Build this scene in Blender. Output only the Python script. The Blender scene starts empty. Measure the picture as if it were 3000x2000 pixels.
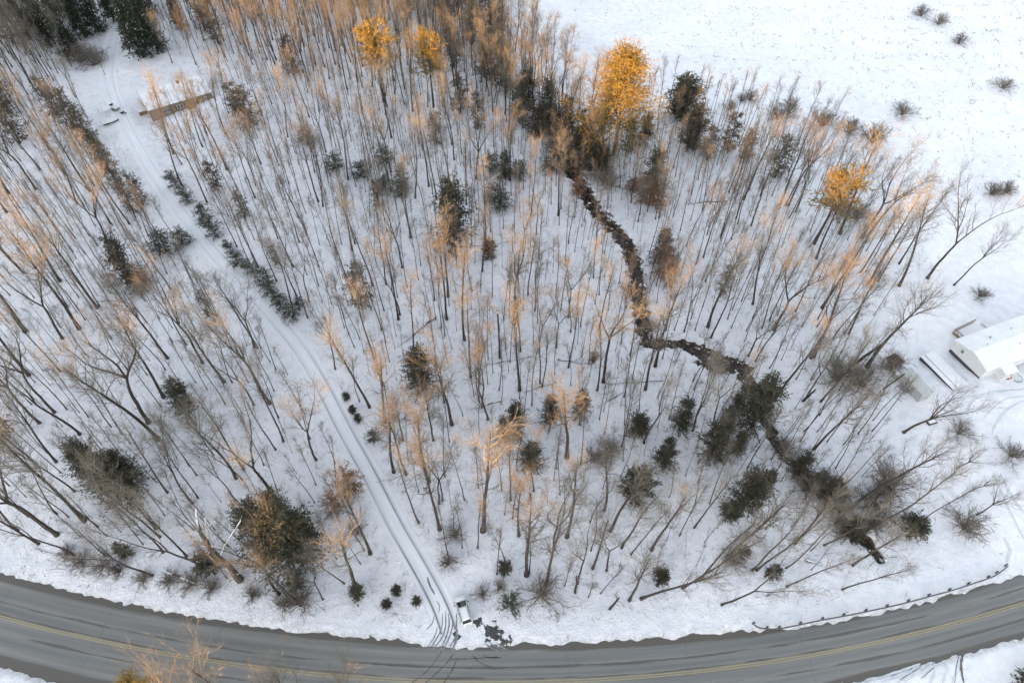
import bpy, bmesh, math, random
import numpy as np
from mathutils import Vector, Matrix

# ---------------------------------------------------------------- camera, sky, sun, exposure
SC = bpy.context.scene
COL = SC.collection
PITCH = math.radians(50.8)
FPX = 2000.0
CAMH = 105.0
cam_d = bpy.data.cameras.new("camera")
cam_d.sensor_width = 36.0
cam_d.lens = 24.0
cam_d.clip_start = 0.5
cam_d.clip_end = 5000
cam = bpy.data.objects.new("camera", cam_d)
COL.objects.link(cam)
cam.location = (0, 0, CAMH)
cam.rotation_euler = (math.pi/2-PITCH, 0, 0)
SC.camera = cam

SUN_EL = 5.0
SUN_AZ = 209.0          # clockwise from +Y
world = bpy.data.worlds.new("World")
SC.world = world
world.use_nodes = True
wn = world.node_tree
wn.nodes.clear()
wo = wn.nodes.new('ShaderNodeOutputWorld')
wb = wn.nodes.new('ShaderNodeBackground')
sky = wn.nodes.new('ShaderNodeTexSky')
sky.sky_type = 'NISHITA'
sky.sun_disc = False
sky.sun_elevation = math.radians(SUN_EL)
sky.sun_rotation = math.radians(SUN_AZ)
sky.altitude = 200
sky.air_density = 1.0
sky.dust_density = 0.8
sky.ozone_density = 0.9
wb.inputs['Strength'].default_value = 0.15
hz = wn.nodes.new('ShaderNodeHueSaturation')      # sky colour desaturated to keep the snow neutral
hz.inputs['Saturation'].default_value = 0.42
wn.links.new(sky.outputs[0], hz.inputs['Color'])
wn.links.new(hz.outputs[0], wb.inputs['Color'])
wn.links.new(wb.outputs[0], wo.inputs['Surface'])

sd = Vector((math.sin(math.radians(SUN_AZ))*math.cos(math.radians(SUN_EL)),
             math.cos(math.radians(SUN_AZ))*math.cos(math.radians(SUN_EL)), math.sin(math.radians(SUN_EL))))
sl = bpy.data.lights.new("sun", 'SUN')
sl.energy = 2.4
sl.angle = math.radians(0.5)
sl.color = (1.0, 0.54, 0.17)
sun = bpy.data.objects.new("sun", sl)
COL.objects.link(sun)
sun.rotation_euler = sd.to_track_quat('Z', 'Y').to_euler()
sun.location = sd*300

SC.view_settings.view_transform = 'Standard'
SC.view_settings.look = 'None'
SC.view_settings.gamma = 1
SC.view_settings.exposure = 2.81
SC.view_settings.use_curve_mapping = False

# ---------------------------------------------------------------- pixel (3000 x 2000) to ground point
def at(x, y, z=0.0):
    dx = (x-1500)/FPX
    dy = -(y-1000)/FPX
    r = (dx, dy*math.sin(PITCH)+math.cos(PITCH), dy*math.cos(PITCH)-math.sin(PITCH))
    t = (z-CAMH)/r[2]
    return Vector((r[0]*t, r[1]*t, z))

def proj(X, Y, Z):
    d = Z-CAMH
    f = Y*math.cos(PITCH)-d*math.sin(PITCH)
    u = Y*math.sin(PITCH)+d*math.cos(PITCH)
    return 1500+FPX*X/f, 1000-FPX*u/f

rng = np.random.default_rng(7)
random.seed(7)

# ---------------------------------------------------------------- mesh helpers
class MB:
    def __init__(s):
        s.v = []; s.q = []; s.t = []; s.qm = []; s.tm = []; s.n = 0
    def add(s, v, q=None, t=None, m=0):
        v = np.asarray(v, float).reshape(-1, 3)
        if q is not None and len(q):
            q = np.asarray(q, int)+s.n
            s.q.append(q); s.qm.append(np.full(len(q), m))
        if t is not None and len(t):
            t = np.asarray(t, int)+s.n
            s.t.append(t); s.tm.append(np.full(len(t), m))
        s.v.append(v); s.n += len(v)
    def tubes(s, P, R, k, m=0, cap=True):
        P = np.asarray(P, float); R = np.asarray(R, float)
        if P.ndim == 2:
            P = P[None]; R = R[None]
        M, N, _ = P.shape
        T = np.empty_like(P)
        T[:, 1:-1] = P[:, 2:]-P[:, :-2]; T[:, 0] = P[:, 1]-P[:, 0]; T[:, -1] = P[:, -1]-P[:, -2]
        T /= np.linalg.norm(T, axis=2, keepdims=True)+1e-9
        mean = P[:, -1]-P[:, 0]
        ref = np.zeros((M, 3)); ax = np.argmin(np.abs(mean), axis=1); ref[np.arange(M), ax] = 1
        ref = np.repeat(ref[:, None], N, 1)
        U = np.cross(T, ref); U /= np.linalg.norm(U, axis=2, keepdims=True)+1e-9
        W = np.cross(T, U)
        a = np.arange(k)*2*math.pi/k
        V = (P[:, :, None]+R[:, :, None, None]*(np.cos(a)[None, None, :, None]*U[:, :, None]+np.sin(a)[None, None, :, None]*W[:, :, None]))
        base = (np.arange(M)*N*k)[:, None, None]+(np.arange(N-1)*k)[None, :, None]
        j = np.arange(k)[None, None]; j2 = (np.arange(k)+1)[None, None] % k
        q = np.stack([base+j, base+j2, base+k+j2, base+k+j], -1).reshape(-1, 4)
        s.add(V.reshape(-1, 3), q, m=m)
        if cap and k > 3:
            b0 = s.n-M*N*k
            for e in range(M):
                b = b0+e*N*k+(N-1)*k
                s.v.append(P[e, -1][None])
                t = np.array([[b+i, b+(i+1) % k, s.n] for i in range(k)])
                s.t.append(t); s.tm.append(np.full(k, m)); s.n += 1
    def box(s, c, d, rz=0.0, m=0, taper=1.0):
        c = np.array(c, float); hx, hy, hz = d[0]/2, d[1]/2, d[2]/2
        v = np.array([[x*hx*(taper if z > 0 else 1), y*hy*(taper if z > 0 else 1), z*hz] for z in (-1, 1) for y in (-1, 1) for x in (-1, 1)])
        cr, sr = math.cos(rz), math.sin(rz)
        v = v@np.array([[cr, sr, 0], [-sr, cr, 0], [0, 0, 1]])+c
        s.add(v, [[0, 2, 3, 1], [4, 5, 7, 6], [0, 1, 5, 4], [2, 6, 7, 3], [1, 3, 7, 5], [0, 4, 6, 2]], m=m)
    def arrays(s):
        V = np.concatenate(s.v)
        q = np.concatenate(s.q) if s.q else np.zeros((0, 4), int)
        t = np.concatenate(s.t) if s.t else np.zeros((0, 3), int)
        qm = np.concatenate(s.qm) if s.q else np.zeros(0, int)
        tm = np.concatenate(s.tm) if s.t else np.zeros(0, int)
        return V, q, t, qm, tm
    def mesh(s, name, mats, smooth=True):
        V, q, t, qm, tm = s.arrays()
        me = bpy.data.meshes.new(name)
        me.vertices.add(len(V)); me.vertices.foreach_set('co', V.astype(np.float32).ravel())
        me.loops.add(q.size+t.size)
        me.loops.foreach_set('vertex_index', np.concatenate([q.ravel(), t.ravel()]).astype(np.int32))
        npl = len(q)+len(t)
        me.polygons.add(npl)
        st = np.concatenate([np.arange(len(q))*4, len(q)*4+np.arange(len(t))*3]).astype(np.int32)
        me.polygons.foreach_set('loop_start', st)
        me.polygons.foreach_set('loop_total', np.concatenate([np.full(len(q), 4), np.full(len(t), 3)]).astype(np.int32))
        me.polygons.foreach_set('material_index', np.concatenate([qm, tm]).astype(np.int32))
        me.polygons.foreach_set('use_smooth', np.full(npl, smooth, dtype=bool))
        me.update(calc_edges=True)
        for m in (mats if isinstance(mats, (list, tuple)) else [mats]):
            me.materials.append(m)
        return me
    def obj(s, name, mats, parent=None, smooth=False):
        return link(name, s.mesh(name, mats, smooth), parent)

def link(name, me, parent=None):
    o = bpy.data.objects.new(name, me)
    COL.objects.link(o)
    if parent is not None:
        o.parent = parent
    return o

def bevel(o, w=0.02, seg=2):
    m = o.modifiers.new('bevel', 'BEVEL'); m.width = w; m.segments = seg; m.limit_method = 'ANGLE'; m.angle_limit = math.radians(35)
    return o

def tag(o, label=None, cat=None, group=None, kind=None):
    if label: o['label'] = label
    if cat: o['category'] = cat
    if group: o['group'] = group
    if kind: o['kind'] = kind
    return o

def empty(name, loc, rz=0.0):
    o = bpy.data.objects.new(name, None); COL.objects.link(o)
    o.empty_display_size = 0.5
    o.location = loc; o.rotation_euler = (0, 0, rz)
    return o

# ---------------------------------------------------------------- materials
def new_mat(name):
    m = bpy.data.materials.new(name); m.use_nodes = True
    nt = m.node_tree
    b = nt.nodes.get('Principled BSDF')
    return m, nt, b

def N(nt, t, **kw):
    n = nt.nodes.new(t)
    for k, v in kw.items():
        setattr(n, k, v)
    return n

def noise(nt, scale, detail=4, rough=0.6, coord='Object', vec=None):
    n = N(nt, 'ShaderNodeTexNoise'); n.inputs['Scale'].default_value = scale
    n.inputs['Detail'].default_value = detail; n.inputs['Roughness'].default_value = rough
    if vec is None:
        tc = N(nt, 'ShaderNodeTexCoord'); nt.links.new(tc.outputs[coord], n.inputs['Vector'])
    else:
        nt.links.new(vec, n.inputs['Vector'])
    return n.outputs['Fac']

def ramp(nt, fac, stops):
    r = N(nt, 'ShaderNodeValToRGB'); e = r.color_ramp.elements
    while len(e) < len(stops): e.new(0.5)
    for i, (p, c) in enumerate(stops):
        e[i].position = p; e[i].color = (c[0], c[1], c[2], 1) if hasattr(c, '__len__') else (c, c, c, 1)
    nt.links.new(fac, r.inputs['Fac'])
    return r.outputs['Color']

def mix(nt, fac, a, b, mode='MIX'):
    m = N(nt, 'ShaderNodeMix', data_type='RGBA', blend_type=mode)
    for s, v in ((m.inputs['Factor'], fac), (m.inputs['A'], a), (m.inputs['B'], b)):
        if isinstance(v, (int, float)): s.default_value = v
        elif isinstance(v, tuple): s.default_value = (v[0], v[1], v[2], 1)
        else: nt.links.new(v, s)
    return m.outputs['Result']

def mth(nt, op, a, b=None, c=None, clamp=False):
    m = N(nt, 'ShaderNodeMath', operation=op); m.use_clamp = clamp
    for i, v in enumerate((a, b, c)):
        if v is None: continue
        if isinstance(v, (int, float)): m.inputs[i].default_value = v
        else: nt.links.new(v, m.inputs[i])
    return m.outputs[0]

def attr(nt, name):
    a = N(nt, 'ShaderNodeAttribute'); a.attribute_name = name
    return a.outputs['Fac']

def bump(nt, b, h, strength=0.5, dist=0.05):
    n = N(nt, 'ShaderNodeBump'); n.inputs['Strength'].default_value = strength; n.inputs['Distance'].default_value = dist
    nt.links.new(h, n.inputs['Height']); nt.links.new(n.outputs[0], b.inputs['Normal'])
    return n

def simple(name, col, rough=0.7, var=0.25, scale=6, metal=0.0, spec=0.4):
    m, nt, b = new_mat(name)
    c2 = tuple(x*(1-var) for x in col); c3 = tuple(min(1, x*(1+var*0.7)) for x in col)
    n = noise(nt, scale)
    nt.links.new(ramp(nt, n, [(0.3, c2), (0.7, c3)]), b.inputs['Base Color'])
    b.inputs['Roughness'].default_value = rough; b.inputs['Metallic'].default_value = metal
    b.inputs['Specular IOR Level'].default_value = spec
    bump(nt, b, n, 0.15, 0.01)
    return m

SNOW = (0.80, 0.79, 0.83)

def snow_mask(nt, lo, hi, nscale, thr):
    g = N(nt, 'ShaderNodeNewGeometry'); sx = N(nt, 'ShaderNodeSeparateXYZ')
    nt.links.new(g.outputs['Normal'], sx.inputs[0])
    up = N(nt, 'ShaderNodeMapRange'); up.inputs['From Min'].default_value = lo; up.inputs['From Max'].default_value = hi
    nt.links.new(sx.outputs['Z'], up.inputs['Value'])
    n = N(nt, 'ShaderNodeTexNoise'); n.inputs['Scale'].default_value = nscale
    nt.links.new(g.outputs['Position'], n.inputs['Vector'])
    r = N(nt, 'ShaderNodeMapRange'); r.inputs['From Min'].default_value = thr; r.inputs['From Max'].default_value = thr+0.05
    nt.links.new(n.outputs['Fac'], r.inputs['Value'])
    return mth(nt, 'MULTIPLY', up.outputs[0], r.outputs[0])

def bark_mat(name, dark, light, snow_thr=0.62, lo=.55, hi=.8):
    m, nt, b = new_mat(name)
    oi = N(nt, 'ShaderNodeObjectInfo')
    n = noise(nt, 3.5, 6, 0.7)
    n2 = noise(nt, 0.5, 2, 0.5)
    c = ramp(nt, n, [(0.3, dark), (0.72, light)])
    v = mth(nt, 'MULTIPLY_ADD', oi.outputs['Random'], 0.55, 0.72)
    v = mth(nt, 'MULTIPLY', v, mth(nt, 'MULTIPLY_ADD', n2, 0.6, 0.7))
    hs = N(nt, 'ShaderNodeHueSaturation'); nt.links.new(c, hs.inputs['Color']); nt.links.new(v, hs.inputs['Value'])
    sm = snow_mask(nt, lo, hi, 0.8, snow_thr)
    nt.links.new(mix(nt, sm, hs.outputs[0], SNOW), b.inputs['Base Color'])
    b.inputs['Roughness'].default_value = 0.9; b.inputs['Specular IOR Level'].default_value = 0.2
    bump(nt, b, n, 0.6, 0.03)
    return m

M_TRUNK = bark_mat('bark', (0.034, 0.028, 0.024), (0.105, 0.087, 0.074), 0.68)
M_LIMB = bark_mat('limb_bark', (0.12, 0.10, 0.082), (0.31, 0.265, 0.22), 0.64)
M_PALE = bark_mat('pale_bark', (0.22, 0.19, 0.16), (0.5, 0.46, 0.4), 0.5)
M_SNOWLOG = bark_mat('snowy_bark', (0.06, 0.045, 0.035), (0.16, 0.125, 0.1), 0.40)
M_BUSH = bark_mat('bush_bark', (0.11, 0.095, 0.082), (0.24, 0.205, 0.175), 0.75)

def leaf_mat(name, a, b_, trans=0.0, snow=None):
    m, nt, b = new_mat(name)
    oi = N(nt, 'ShaderNodeObjectInfo')
    n = noise(nt, 1.3, 4, 0.7)
    c = ramp(nt, n, [(0.3, a), (0.7, b_)])
    hs = N(nt, 'ShaderNodeHueSaturation'); nt.links.new(c, hs.inputs['Color'])
    nt.links.new(mth(nt, 'MULTIPLY_ADD', oi.outputs['Random'], 0.5, 0.75), hs.inputs['Value'])
    col = hs.outputs[0]
    if snow:
        col = mix(nt, snow_mask(nt, -0.2, 0.2, 1.6, snow), col, SNOW)
    nt.links.new(col, b.inputs['Base Color'])
    b.inputs['Roughness'].default_value = 0.75; b.inputs['Specular IOR Level'].default_value = 0.25
    return m

M_HEM = leaf_mat('hemlock_needles', (0.030, 0.031, 0.021), (0.105, 0.096, 0.066))
M_SPR = leaf_mat('spruce_needles', (0.018, 0.028, 0.018), (0.05, 0.062, 0.04), snow=0.635)
M_SUNLIT_PINE = leaf_mat('sunlit_pine_needles', (0.19, 0.13, 0.034), (0.42, 0.27, 0.065))  # gold of the low sun put into the needle colour
M_OLIVE = leaf_mat('olive_needles', (0.06, 0.05, 0.034), (0.14, 0.11, 0.075))
M_LAUREL = leaf_mat('laurel_leaves', (0.04, 0.05, 0.036), (0.105, 0.115, 0.085), snow=0.6)
M_BEECH = leaf_mat('dead_leaves', (0.17, 0.085, 0.05), (0.33, 0.18, 0.10))

# ---------------------------------------------------------------- terrain
def pts(*a):
    return [at(x, y) for x, y in a]

BROOK = [(1640, 440), (1668, 490), (1700, 540), (1723, 578), (1745, 612), (1777, 652), (1812, 690), (1838, 725), (1858, 770), (1866, 828),
         (1872, 882), (1884, 945), (1900, 1000), (1950, 1008), (2000, 1006), (2040, 1030), (2080, 1050), (2125, 1062), (2158, 1075), (2185, 1105), (2205, 1150),
         (2230, 1215), (2255, 1262), (2275, 1300), (2295, 1335), (2340, 1372), (2393, 1425), (2437, 1465), (2464, 1500), (2476, 1535), (2504, 1560), (2545, 1588), (2575, 1625), (2580, 1632)]
BW = [2.2, 2.0, 1.9, 1.9, 1.9, 1.9, 1.8, 1.9, 1.8, 1.6, 1.7, 1.6, 1.6, 1.0, 1.1, 1.9, 2.4, 2.5, 2.3, 1.7, 1.4, 1.2, 1.0, .9, .9, 1.0, 1.3, 1.3, 1.1, .9, 1.1, 1.0, .9, .7]
DRIVE = [(1330, 1930), (1318, 1850), (1288, 1765), (1232, 1660), (1160, 1535), (1088, 1395), (1012, 1258), (946, 1130), (880, 1022), (816, 945), (740, 862), (663, 785), (587, 696),
         (510, 596), (440, 495), (385, 398), (340, 308), (318, 225), (325, 150), (340, 90), (345, 60)]
CENTER = [(-700, 1560), (-300, 1727), (0, 1809), (180, 1849), (357, 1885), (580, 1926), (800, 1957), (1000, 1977), (1250, 1995), (1500, 2000), (1750, 1994), (2000, 1973), (2200, 1948), (2357, 1920), (2670, 1854), (3000, 1764), (3300, 1660), (3700, 1480)]

def smooth_poly(P, n=8):
    P = [Vector(p) for p in P]; out = []
    for i in range(len(P)-1):
        p0 = P[max(i-1, 0)]; p1 = P[i]; p2 = P[i+1]; p3 = P[min(i+2, len(P)-1)]
        for k in range(n):
            t = k/n
            out.append(0.5*((2*p1)+(p2-p0)*t+(2*p0-5*p1+4*p2-p3)*t*t+(3*p1-p0-3*p2+p3)*t**3))
    out.append(P[-1])
    return out

def arc(pxs, n=8, z=0):
    return np.array([[v.x, v.y] for v in smooth_poly([at(x, y, z) for x, y in pxs], n)])

brook_l = arc(BROOK, 4); brook_w = np.interp(np.linspace(0, len(BW)-1, len(brook_l)), np.arange(len(BW)), BW)
drive_l = arc(DRIVE, 5)
road_raw = arc(CENTER, 8)
# a fitted curve keeps the road smooth
cf = np.polyfit(road_raw[:, 0], road_raw[:, 1], 4)
rx = np.linspace(-110, 110, 221)
road_l = np.stack([rx, np.polyval(cf, rx)], 1)

def dist_poly(X, Y, L, W=None):
    best = np.full(X.shape, 1e9); wid = np.ones(X.shape)
    for i in range(len(L)-1):
        a = L[i]; b = L[i+1]; d = b-a; l2 = (d**2).sum()+1e-9
        t = np.clip(((X-a[0])*d[0]+(Y-a[1])*d[1])/l2, 0, 1)
        dd = np.hypot(X-a[0]-t*d[0], Y-a[1]-t*d[1])
        m = dd < best
        best = np.where(m, dd, best)
        if W is not None:
            wid = np.where(m, W[i]+(W[i+1]-W[i])*t, wid)
    return best, wid

_r = np.random.default_rng(3)
WV = []
for wl, am in ((60, .45), (38, .3), (22, .16), (14, .10), (8.5, .06), (5.5, .045), (3.6, .035), (2.6, .03)):
    for _ in range(4):
        th = _r.uniform(0, 2*math.pi); k = 2*math.pi/(wl*_r.uniform(.8, 1.25))
        WV.append((k*math.cos(th), k*math.sin(th), _r.uniform(0, 6.28), am*.5))

def sstep(a, b, x):
    t = np.clip((x-a)/(b-a), 0, 1); return t*t*(3-2*t)

def wob(X, Y, s, seed=0):
    r = np.random.default_rng(seed); o = 0
    for _ in range(5):
        th = r.uniform(0, 6.28); k = 2*math.pi/(s*r.uniform(.5, 1.6)); o = o+np.sin(k*(math.cos(th)*X+math.sin(th)*Y)+r.uniform(0, 6.28))
    return o/5*1.6

def fields(X, Y):
    X = np.asarray(X, float); Y = np.asarray(Y, float)
    z = np.zeros(X.shape)
    for kx, ky, ph, am in WV:
        z += am*np.sin(kx*X+ky*Y+ph)
    dr, _ = dist_poly(X, Y, road_l)
    z = z*sstep(5, 16, dr)
    dd, _ = dist_poly(X, Y, drive_l)
    z = z*(0.25+0.75*sstep(1.5, 5, dd))
    z += 0.10*np.exp(-((dd-2.7)/0.6)**2)*(wob(X, Y, 3, 5)*.5+.8)*sstep(8, 12, dr)   # low ploughed berms
    # road cut and snow bank
    ryc = np.polyval(cf, X); south = Y < ryc
    edge = np.where(south, np.interp(X, [-80, -40, 40, 80], [6.1, 6.1, 4.2, 3.8]), np.interp(X, [-80, -40, 0, 30, 42, 80], [5.6, 5.3, 4.9, 4.6, 3.6, 3.5]))-0.9*np.exp(-(((X-at(1345, 1905).x)/5.0)**2))+0.25*wob(X, Y, 4.5, 2)+0.22*wob(X, Y, 1.6, 9)
    gate = 1-0.75*np.exp(-(((X-at(1345, 1905).x)/6.0)**2))
    z += -0.25*(1-sstep(-0.5, 0.35, dr-edge))+0.22*sstep(-0.1, 0.9, dr-edge)*gate
    # brook channel
    db, bw = dist_poly(X, Y, brook_l, brook_w)
    bw2 = bw*(0.85+0.33*wob(X, Y, 3.2, 12)+.22*wob(X, Y, 1.3, 13))
    ch = 1-sstep(-0.55, 0.75, db-bw2)
    z = z-1.0*ch
    bare = np.zeros(X.shape)
    for px, py, rr, am in ((1440, 1850, 2.2, 1.0), (1400, 1820, 1.2, 1.0), (1480, 1880, 1.6, .9), (1345, 1862, 1.3, .8), (1500, 1893, 2.2, .6), (1400, 1870, 2.0, .55)):
        p = at(px, py); bare = np.maximum(bare, am*np.exp(-((X-p.x)**2+(Y-p.y)**2)/(rr*rr)))
    return z, ch, bare, db-bw2, dr-edge, dd

def gz(x, y):
    # height of the ground mesh by bilinear interpolation
    i = min(max(int(np.searchsorted(gx, x))-1, 0), len(gx)-2); j = min(max(int(np.searchsorted(gy, y))-1, 0), len(gy)-2)
    u = (x-gx[i])/(gx[i+1]-gx[i]); v = (y-gy[j])/(gy[j+1]-gy[j]); G = GZ
    return float(G[j, i]*(1-u)*(1-v)+G[j, i+1]*u*(1-v)+G[j+1, i]*(1-u)*v+G[j+1, i+1]*u*v)

def ground_at(px, py):
    p = at(px, py)
    for _ in range(3):
        p = at(px, py, gz(p.x, p.y))
    return p

def grow_axis(lo, hi, step, far):
    a = list(np.arange(lo, hi+1e-6, step)); s = step*1.5
    x = hi
    while x < far: x += s; s *= 1.3; a.append(x)
    x = lo; s = step*1.5
    while x > -far: x -= s; s *= 1.3; a.insert(0, x)
    return np.array(a)

gx = grow_axis(-190, 190, 0.55, 1500); gy = grow_axis(10, 270, 0.5, 1500)
GX, GY = np.meshgrid(gx, gy)
z, ch, bare, db, dre, dd = fields(GX.ravel(), GY.ravel())
nx, ny = len(gx), len(gy); GZ = z.reshape(ny, nx)
mb = MB()
ii = (np.arange(ny-1)[:, None]*nx+np.arange(nx-1)[None]).ravel()
mb.add(np.stack([GX.ravel(), GY.ravel(), z], 1), np.stack([ii, ii+1, ii+nx+1, ii+nx], 1))

def in_poly(px, py, poly):
    c = np.zeros(np.shape(px), bool); j = len(poly)-1
    for i in range(len(poly)):
        xi, yi = poly[i]; xj, yj = poly[j]
        c ^= ((yi > py) != (yj > py)) & (px < (xj-xi)*(py-yi)/(yj-yi+1e-9)+xi)
        j = i
    return c

OPEN = [[(1440, -400), (1500, 120), (1560, 200), (1700, 330), (1850, 330), (2060, 340), (2200, 350), (2420, 430), (2680, 560), (2740, 620), (2720, 860), (2640, 980), (2560, 1150), (2620, 1330), (2700, 1600), (2600, 1700),
         (2300, 1810), (2000, 1860), (1700, 1880), (1480, 1850), (1400, 1760), (1300, 1690), (1180, 1500), (1150, 1560), (1240, 1750), (1230, 1880), (900, 1860), (600, 1810), (0, 1690), (-800, 1400), (-900, 2600), (4500, 2600), (4500, -400)],
        [(300, 100), (380, 100), (400, 180), (640, 170), (700, 230), (690, 300), (420, 380), (480, 520), (440, 560), (330, 400), (220, 300), (120, 250), (180, 190), (270, 200)]]

def proj_np(X, Y, Z=0):
    d = Z-CAMH; f = np.maximum(Y*math.cos(PITCH)-d*math.sin(PITCH), 1); u = Y*math.sin(PITCH)+d*math.cos(PITCH)
    return 1500+FPX*X/f, 1000-FPX*u/f

def is_open(X, Y):
    px, py = proj_np(X, Y)
    o = in_poly(px, py, OPEN[0]) | in_poly(px, py, OPEN[1])
    return o | (Y < 20)

opn = is_open(GX.ravel(), GY.ravel())

def ground_mat():
    m, nt, b = new_mat('snow_ground')
    fine = noise(nt, 3.0, 8, 0.65)
    mid = noise(nt, 0.55, 5, 0.6)
    big = noise(nt, 0.06, 3, 0.5)
    base = ramp(nt, mid, [(0.35, (0.69, 0.685, 0.74)), (0.6, (0.81, 0.795, 0.835))])  # grey mottling puts the shade of hollows into the snow colour
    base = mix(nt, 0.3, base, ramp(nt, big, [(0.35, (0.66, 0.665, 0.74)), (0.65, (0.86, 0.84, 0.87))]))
    # leaf litter, twigs and weed tips showing through
    sp = noise(nt, 9.0, 3, 0.75)
    sp2 = noise(nt, 1.7, 4, 0.7)
    forest = attr(nt, 'forest')
    thr = mth(nt, 'MULTIPLY_ADD', forest, -0.045, 0.68)
    amt = mth(nt, 'MULTIPLY', mth(nt, 'SUBTRACT', mth(nt, 'MULTIPLY_ADD', sp2, 0.22, mth(nt, 'MULTIPLY', sp, 0.85)), thr), 22.0, clamp=True)
    amt = mth(nt, 'MULTIPLY', amt, 0.55)
    base = mix(nt, amt, base, mix(nt, forest, (0.34, 0.34, 0.34), (0.22, 0.185, 0.16)))
    # bare wet patches
    bn = noise(nt, 0.9, 6, 0.65)
    bm = mth(nt, 'MULTIPLY', mth(nt, 'SUBTRACT', mth(nt, 'MULTIPLY_ADD', bn, 2.2, attr(nt, 'bare')), 1.78), 14.0, clamp=True)
    base = mix(nt, bm, base, ramp(nt, fine, [(0.3, (0.03, 0.03, 0.032)), (0.7, (0.11, 0.11, 0.115))]))
    # dirty slush beside the road
    sl_ = mth(nt, 'MULTIPLY', attr(nt, 'slush'), mth(nt, 'MULTIPLY_ADD', noise(nt, 1.6, 5, 0.7), 2.4, -0.75), clamp=True)
    base = mix(nt, sl_, base, (0.24, 0.215, 0.19))
    # brook banks: earth, roots and leaf mould
    kn = noise(nt, 1.1, 6, 0.72)
    km = mth(nt, 'MULTIPLY', mth(nt, 'SUBTRACT', mth(nt, 'MULTIPLY_ADD', kn, 0.9, attr(nt, 'brook')), 0.80), 9.0, clamp=True)
    pm = mth(nt, 'MULTIPLY', mth(nt, 'SUBTRACT', noise(nt, 0.9, 5, 0.65), 0.55), 14.0, clamp=True)
    km = mth(nt, 'MULTIPLY', km, mth(nt, 'SUBTRACT', 1.0, pm))
    base = mix(nt, km, base, ramp(nt, noise(nt, 4.5, 6, 0.75), [(0.3, (0.014, 0.010, 0.008)), (0.5, (0.05, 0.031, 0.021)), (0.72, (0.15, 0.095, 0.062))]))
    nt.links.new(base, b.inputs['Base Color'])
    b.inputs['Roughness'].default_value = 0.85; b.inputs['Specular IOR Level'].default_value = 0.25
    h = mth(nt, 'ADD', mth(nt, 'MULTIPLY', mid, 1.0), mth(nt, 'MULTIPLY', fine, 0.35))
    bump(nt, b, h, 1.0, 0.45)
    return m
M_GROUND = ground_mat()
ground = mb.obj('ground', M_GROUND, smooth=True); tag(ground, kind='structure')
def set_attr(o, name, a):
    at_ = o.data.attributes.new(name, 'FLOAT', 'POINT'); at_.data.foreach_set('value', np.asarray(a, np.float32))
set_attr(ground, 'brook', ch)
set_attr(ground, 'bare', bare)
set_attr(ground, 'forest', (~opn).astype(float))
set_attr(ground, 'slush', (1-sstep(0.0, 1.3, dre))*0.9)

# strips laid on the ground: driveway, tracks, water
def strip(name, L, halfw, zoff, mat, across=5, flat=None, jitter=0.0, parent=None):
    L = np.asarray(L); T = np.gradient(L, axis=0); T /= np.linalg.norm(T, axis=1, keepdims=True)+1e-9
    Nn = np.stack([-T[:, 1], T[:, 0]], 1)
    s = np.concatenate([[0], np.cumsum(np.hypot(*np.diff(L, axis=0).T))])
    hw = np.asarray(halfw)*np.ones(len(L))
    us = np.linspace(-1, 1, across)
    P = L[:, None]+Nn[:, None]*(us[None, :, None]*hw[:, None, None])
    if jitter:
        P[:, 0] += Nn*(_r.normal(0, jitter, len(L)))[:, None]; P[:, -1] += Nn*(_r.normal(0, jitter, len(L)))[:, None]
    if flat is None:
        zz = fields(P[..., 0].ravel(), P[..., 1].ravel())[0]+zoff
    else:
        zz = np.full(P.shape[0]*across, flat)
    n = len(L); ii = (np.arange(n-1)[:, None]*across+np.arange(across-1)[None]).ravel()
    m_ = MB(); m_.add(np.concatenate([P.reshape(-1, 2), zz[:, None]], 1), np.stack([ii, ii+across, ii+across+1, ii+1], 1))
    me = m_.mesh(name, mat, True)
    uv = me.uv_layers.new(name='UVMap')
    U = np.repeat(s, across); V = (us[None]*hw[:, None]).ravel()
    vi = np.empty(len(me.loops), np.int32); me.loops.foreach_get('vertex_index', vi)
    uv.data.foreach_set('uv', np.stack([U[vi], V[vi]], 1).astype(np.float32).ravel())
    return link(name, me, parent)

def uvs(nt, su=1, sv=1):
    tc = N(nt, 'ShaderNodeTexCoord'); mp = N(nt, 'ShaderNodeMapping'); mp.inputs['Scale'].default_value = (su, sv, 1)
    nt.links.new(tc.outputs['UV'], mp.inputs['Vector'])
    sx = N(nt, 'ShaderNodeSeparateXYZ'); nt.links.new(tc.outputs['UV'], sx.inputs[0])
    return mp.outputs[0], sx.outputs['X'], sx.outputs['Y']

def gaussv(nt, v, c, w):
    d = mth(nt, 'DIVIDE', mth(nt, 'SUBTRACT', v, c), w)
    return mth(nt, 'POWER', 2.718, mth(nt, 'MULTIPLY', mth(nt, 'MULTIPLY', d, d), -1.0))

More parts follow.
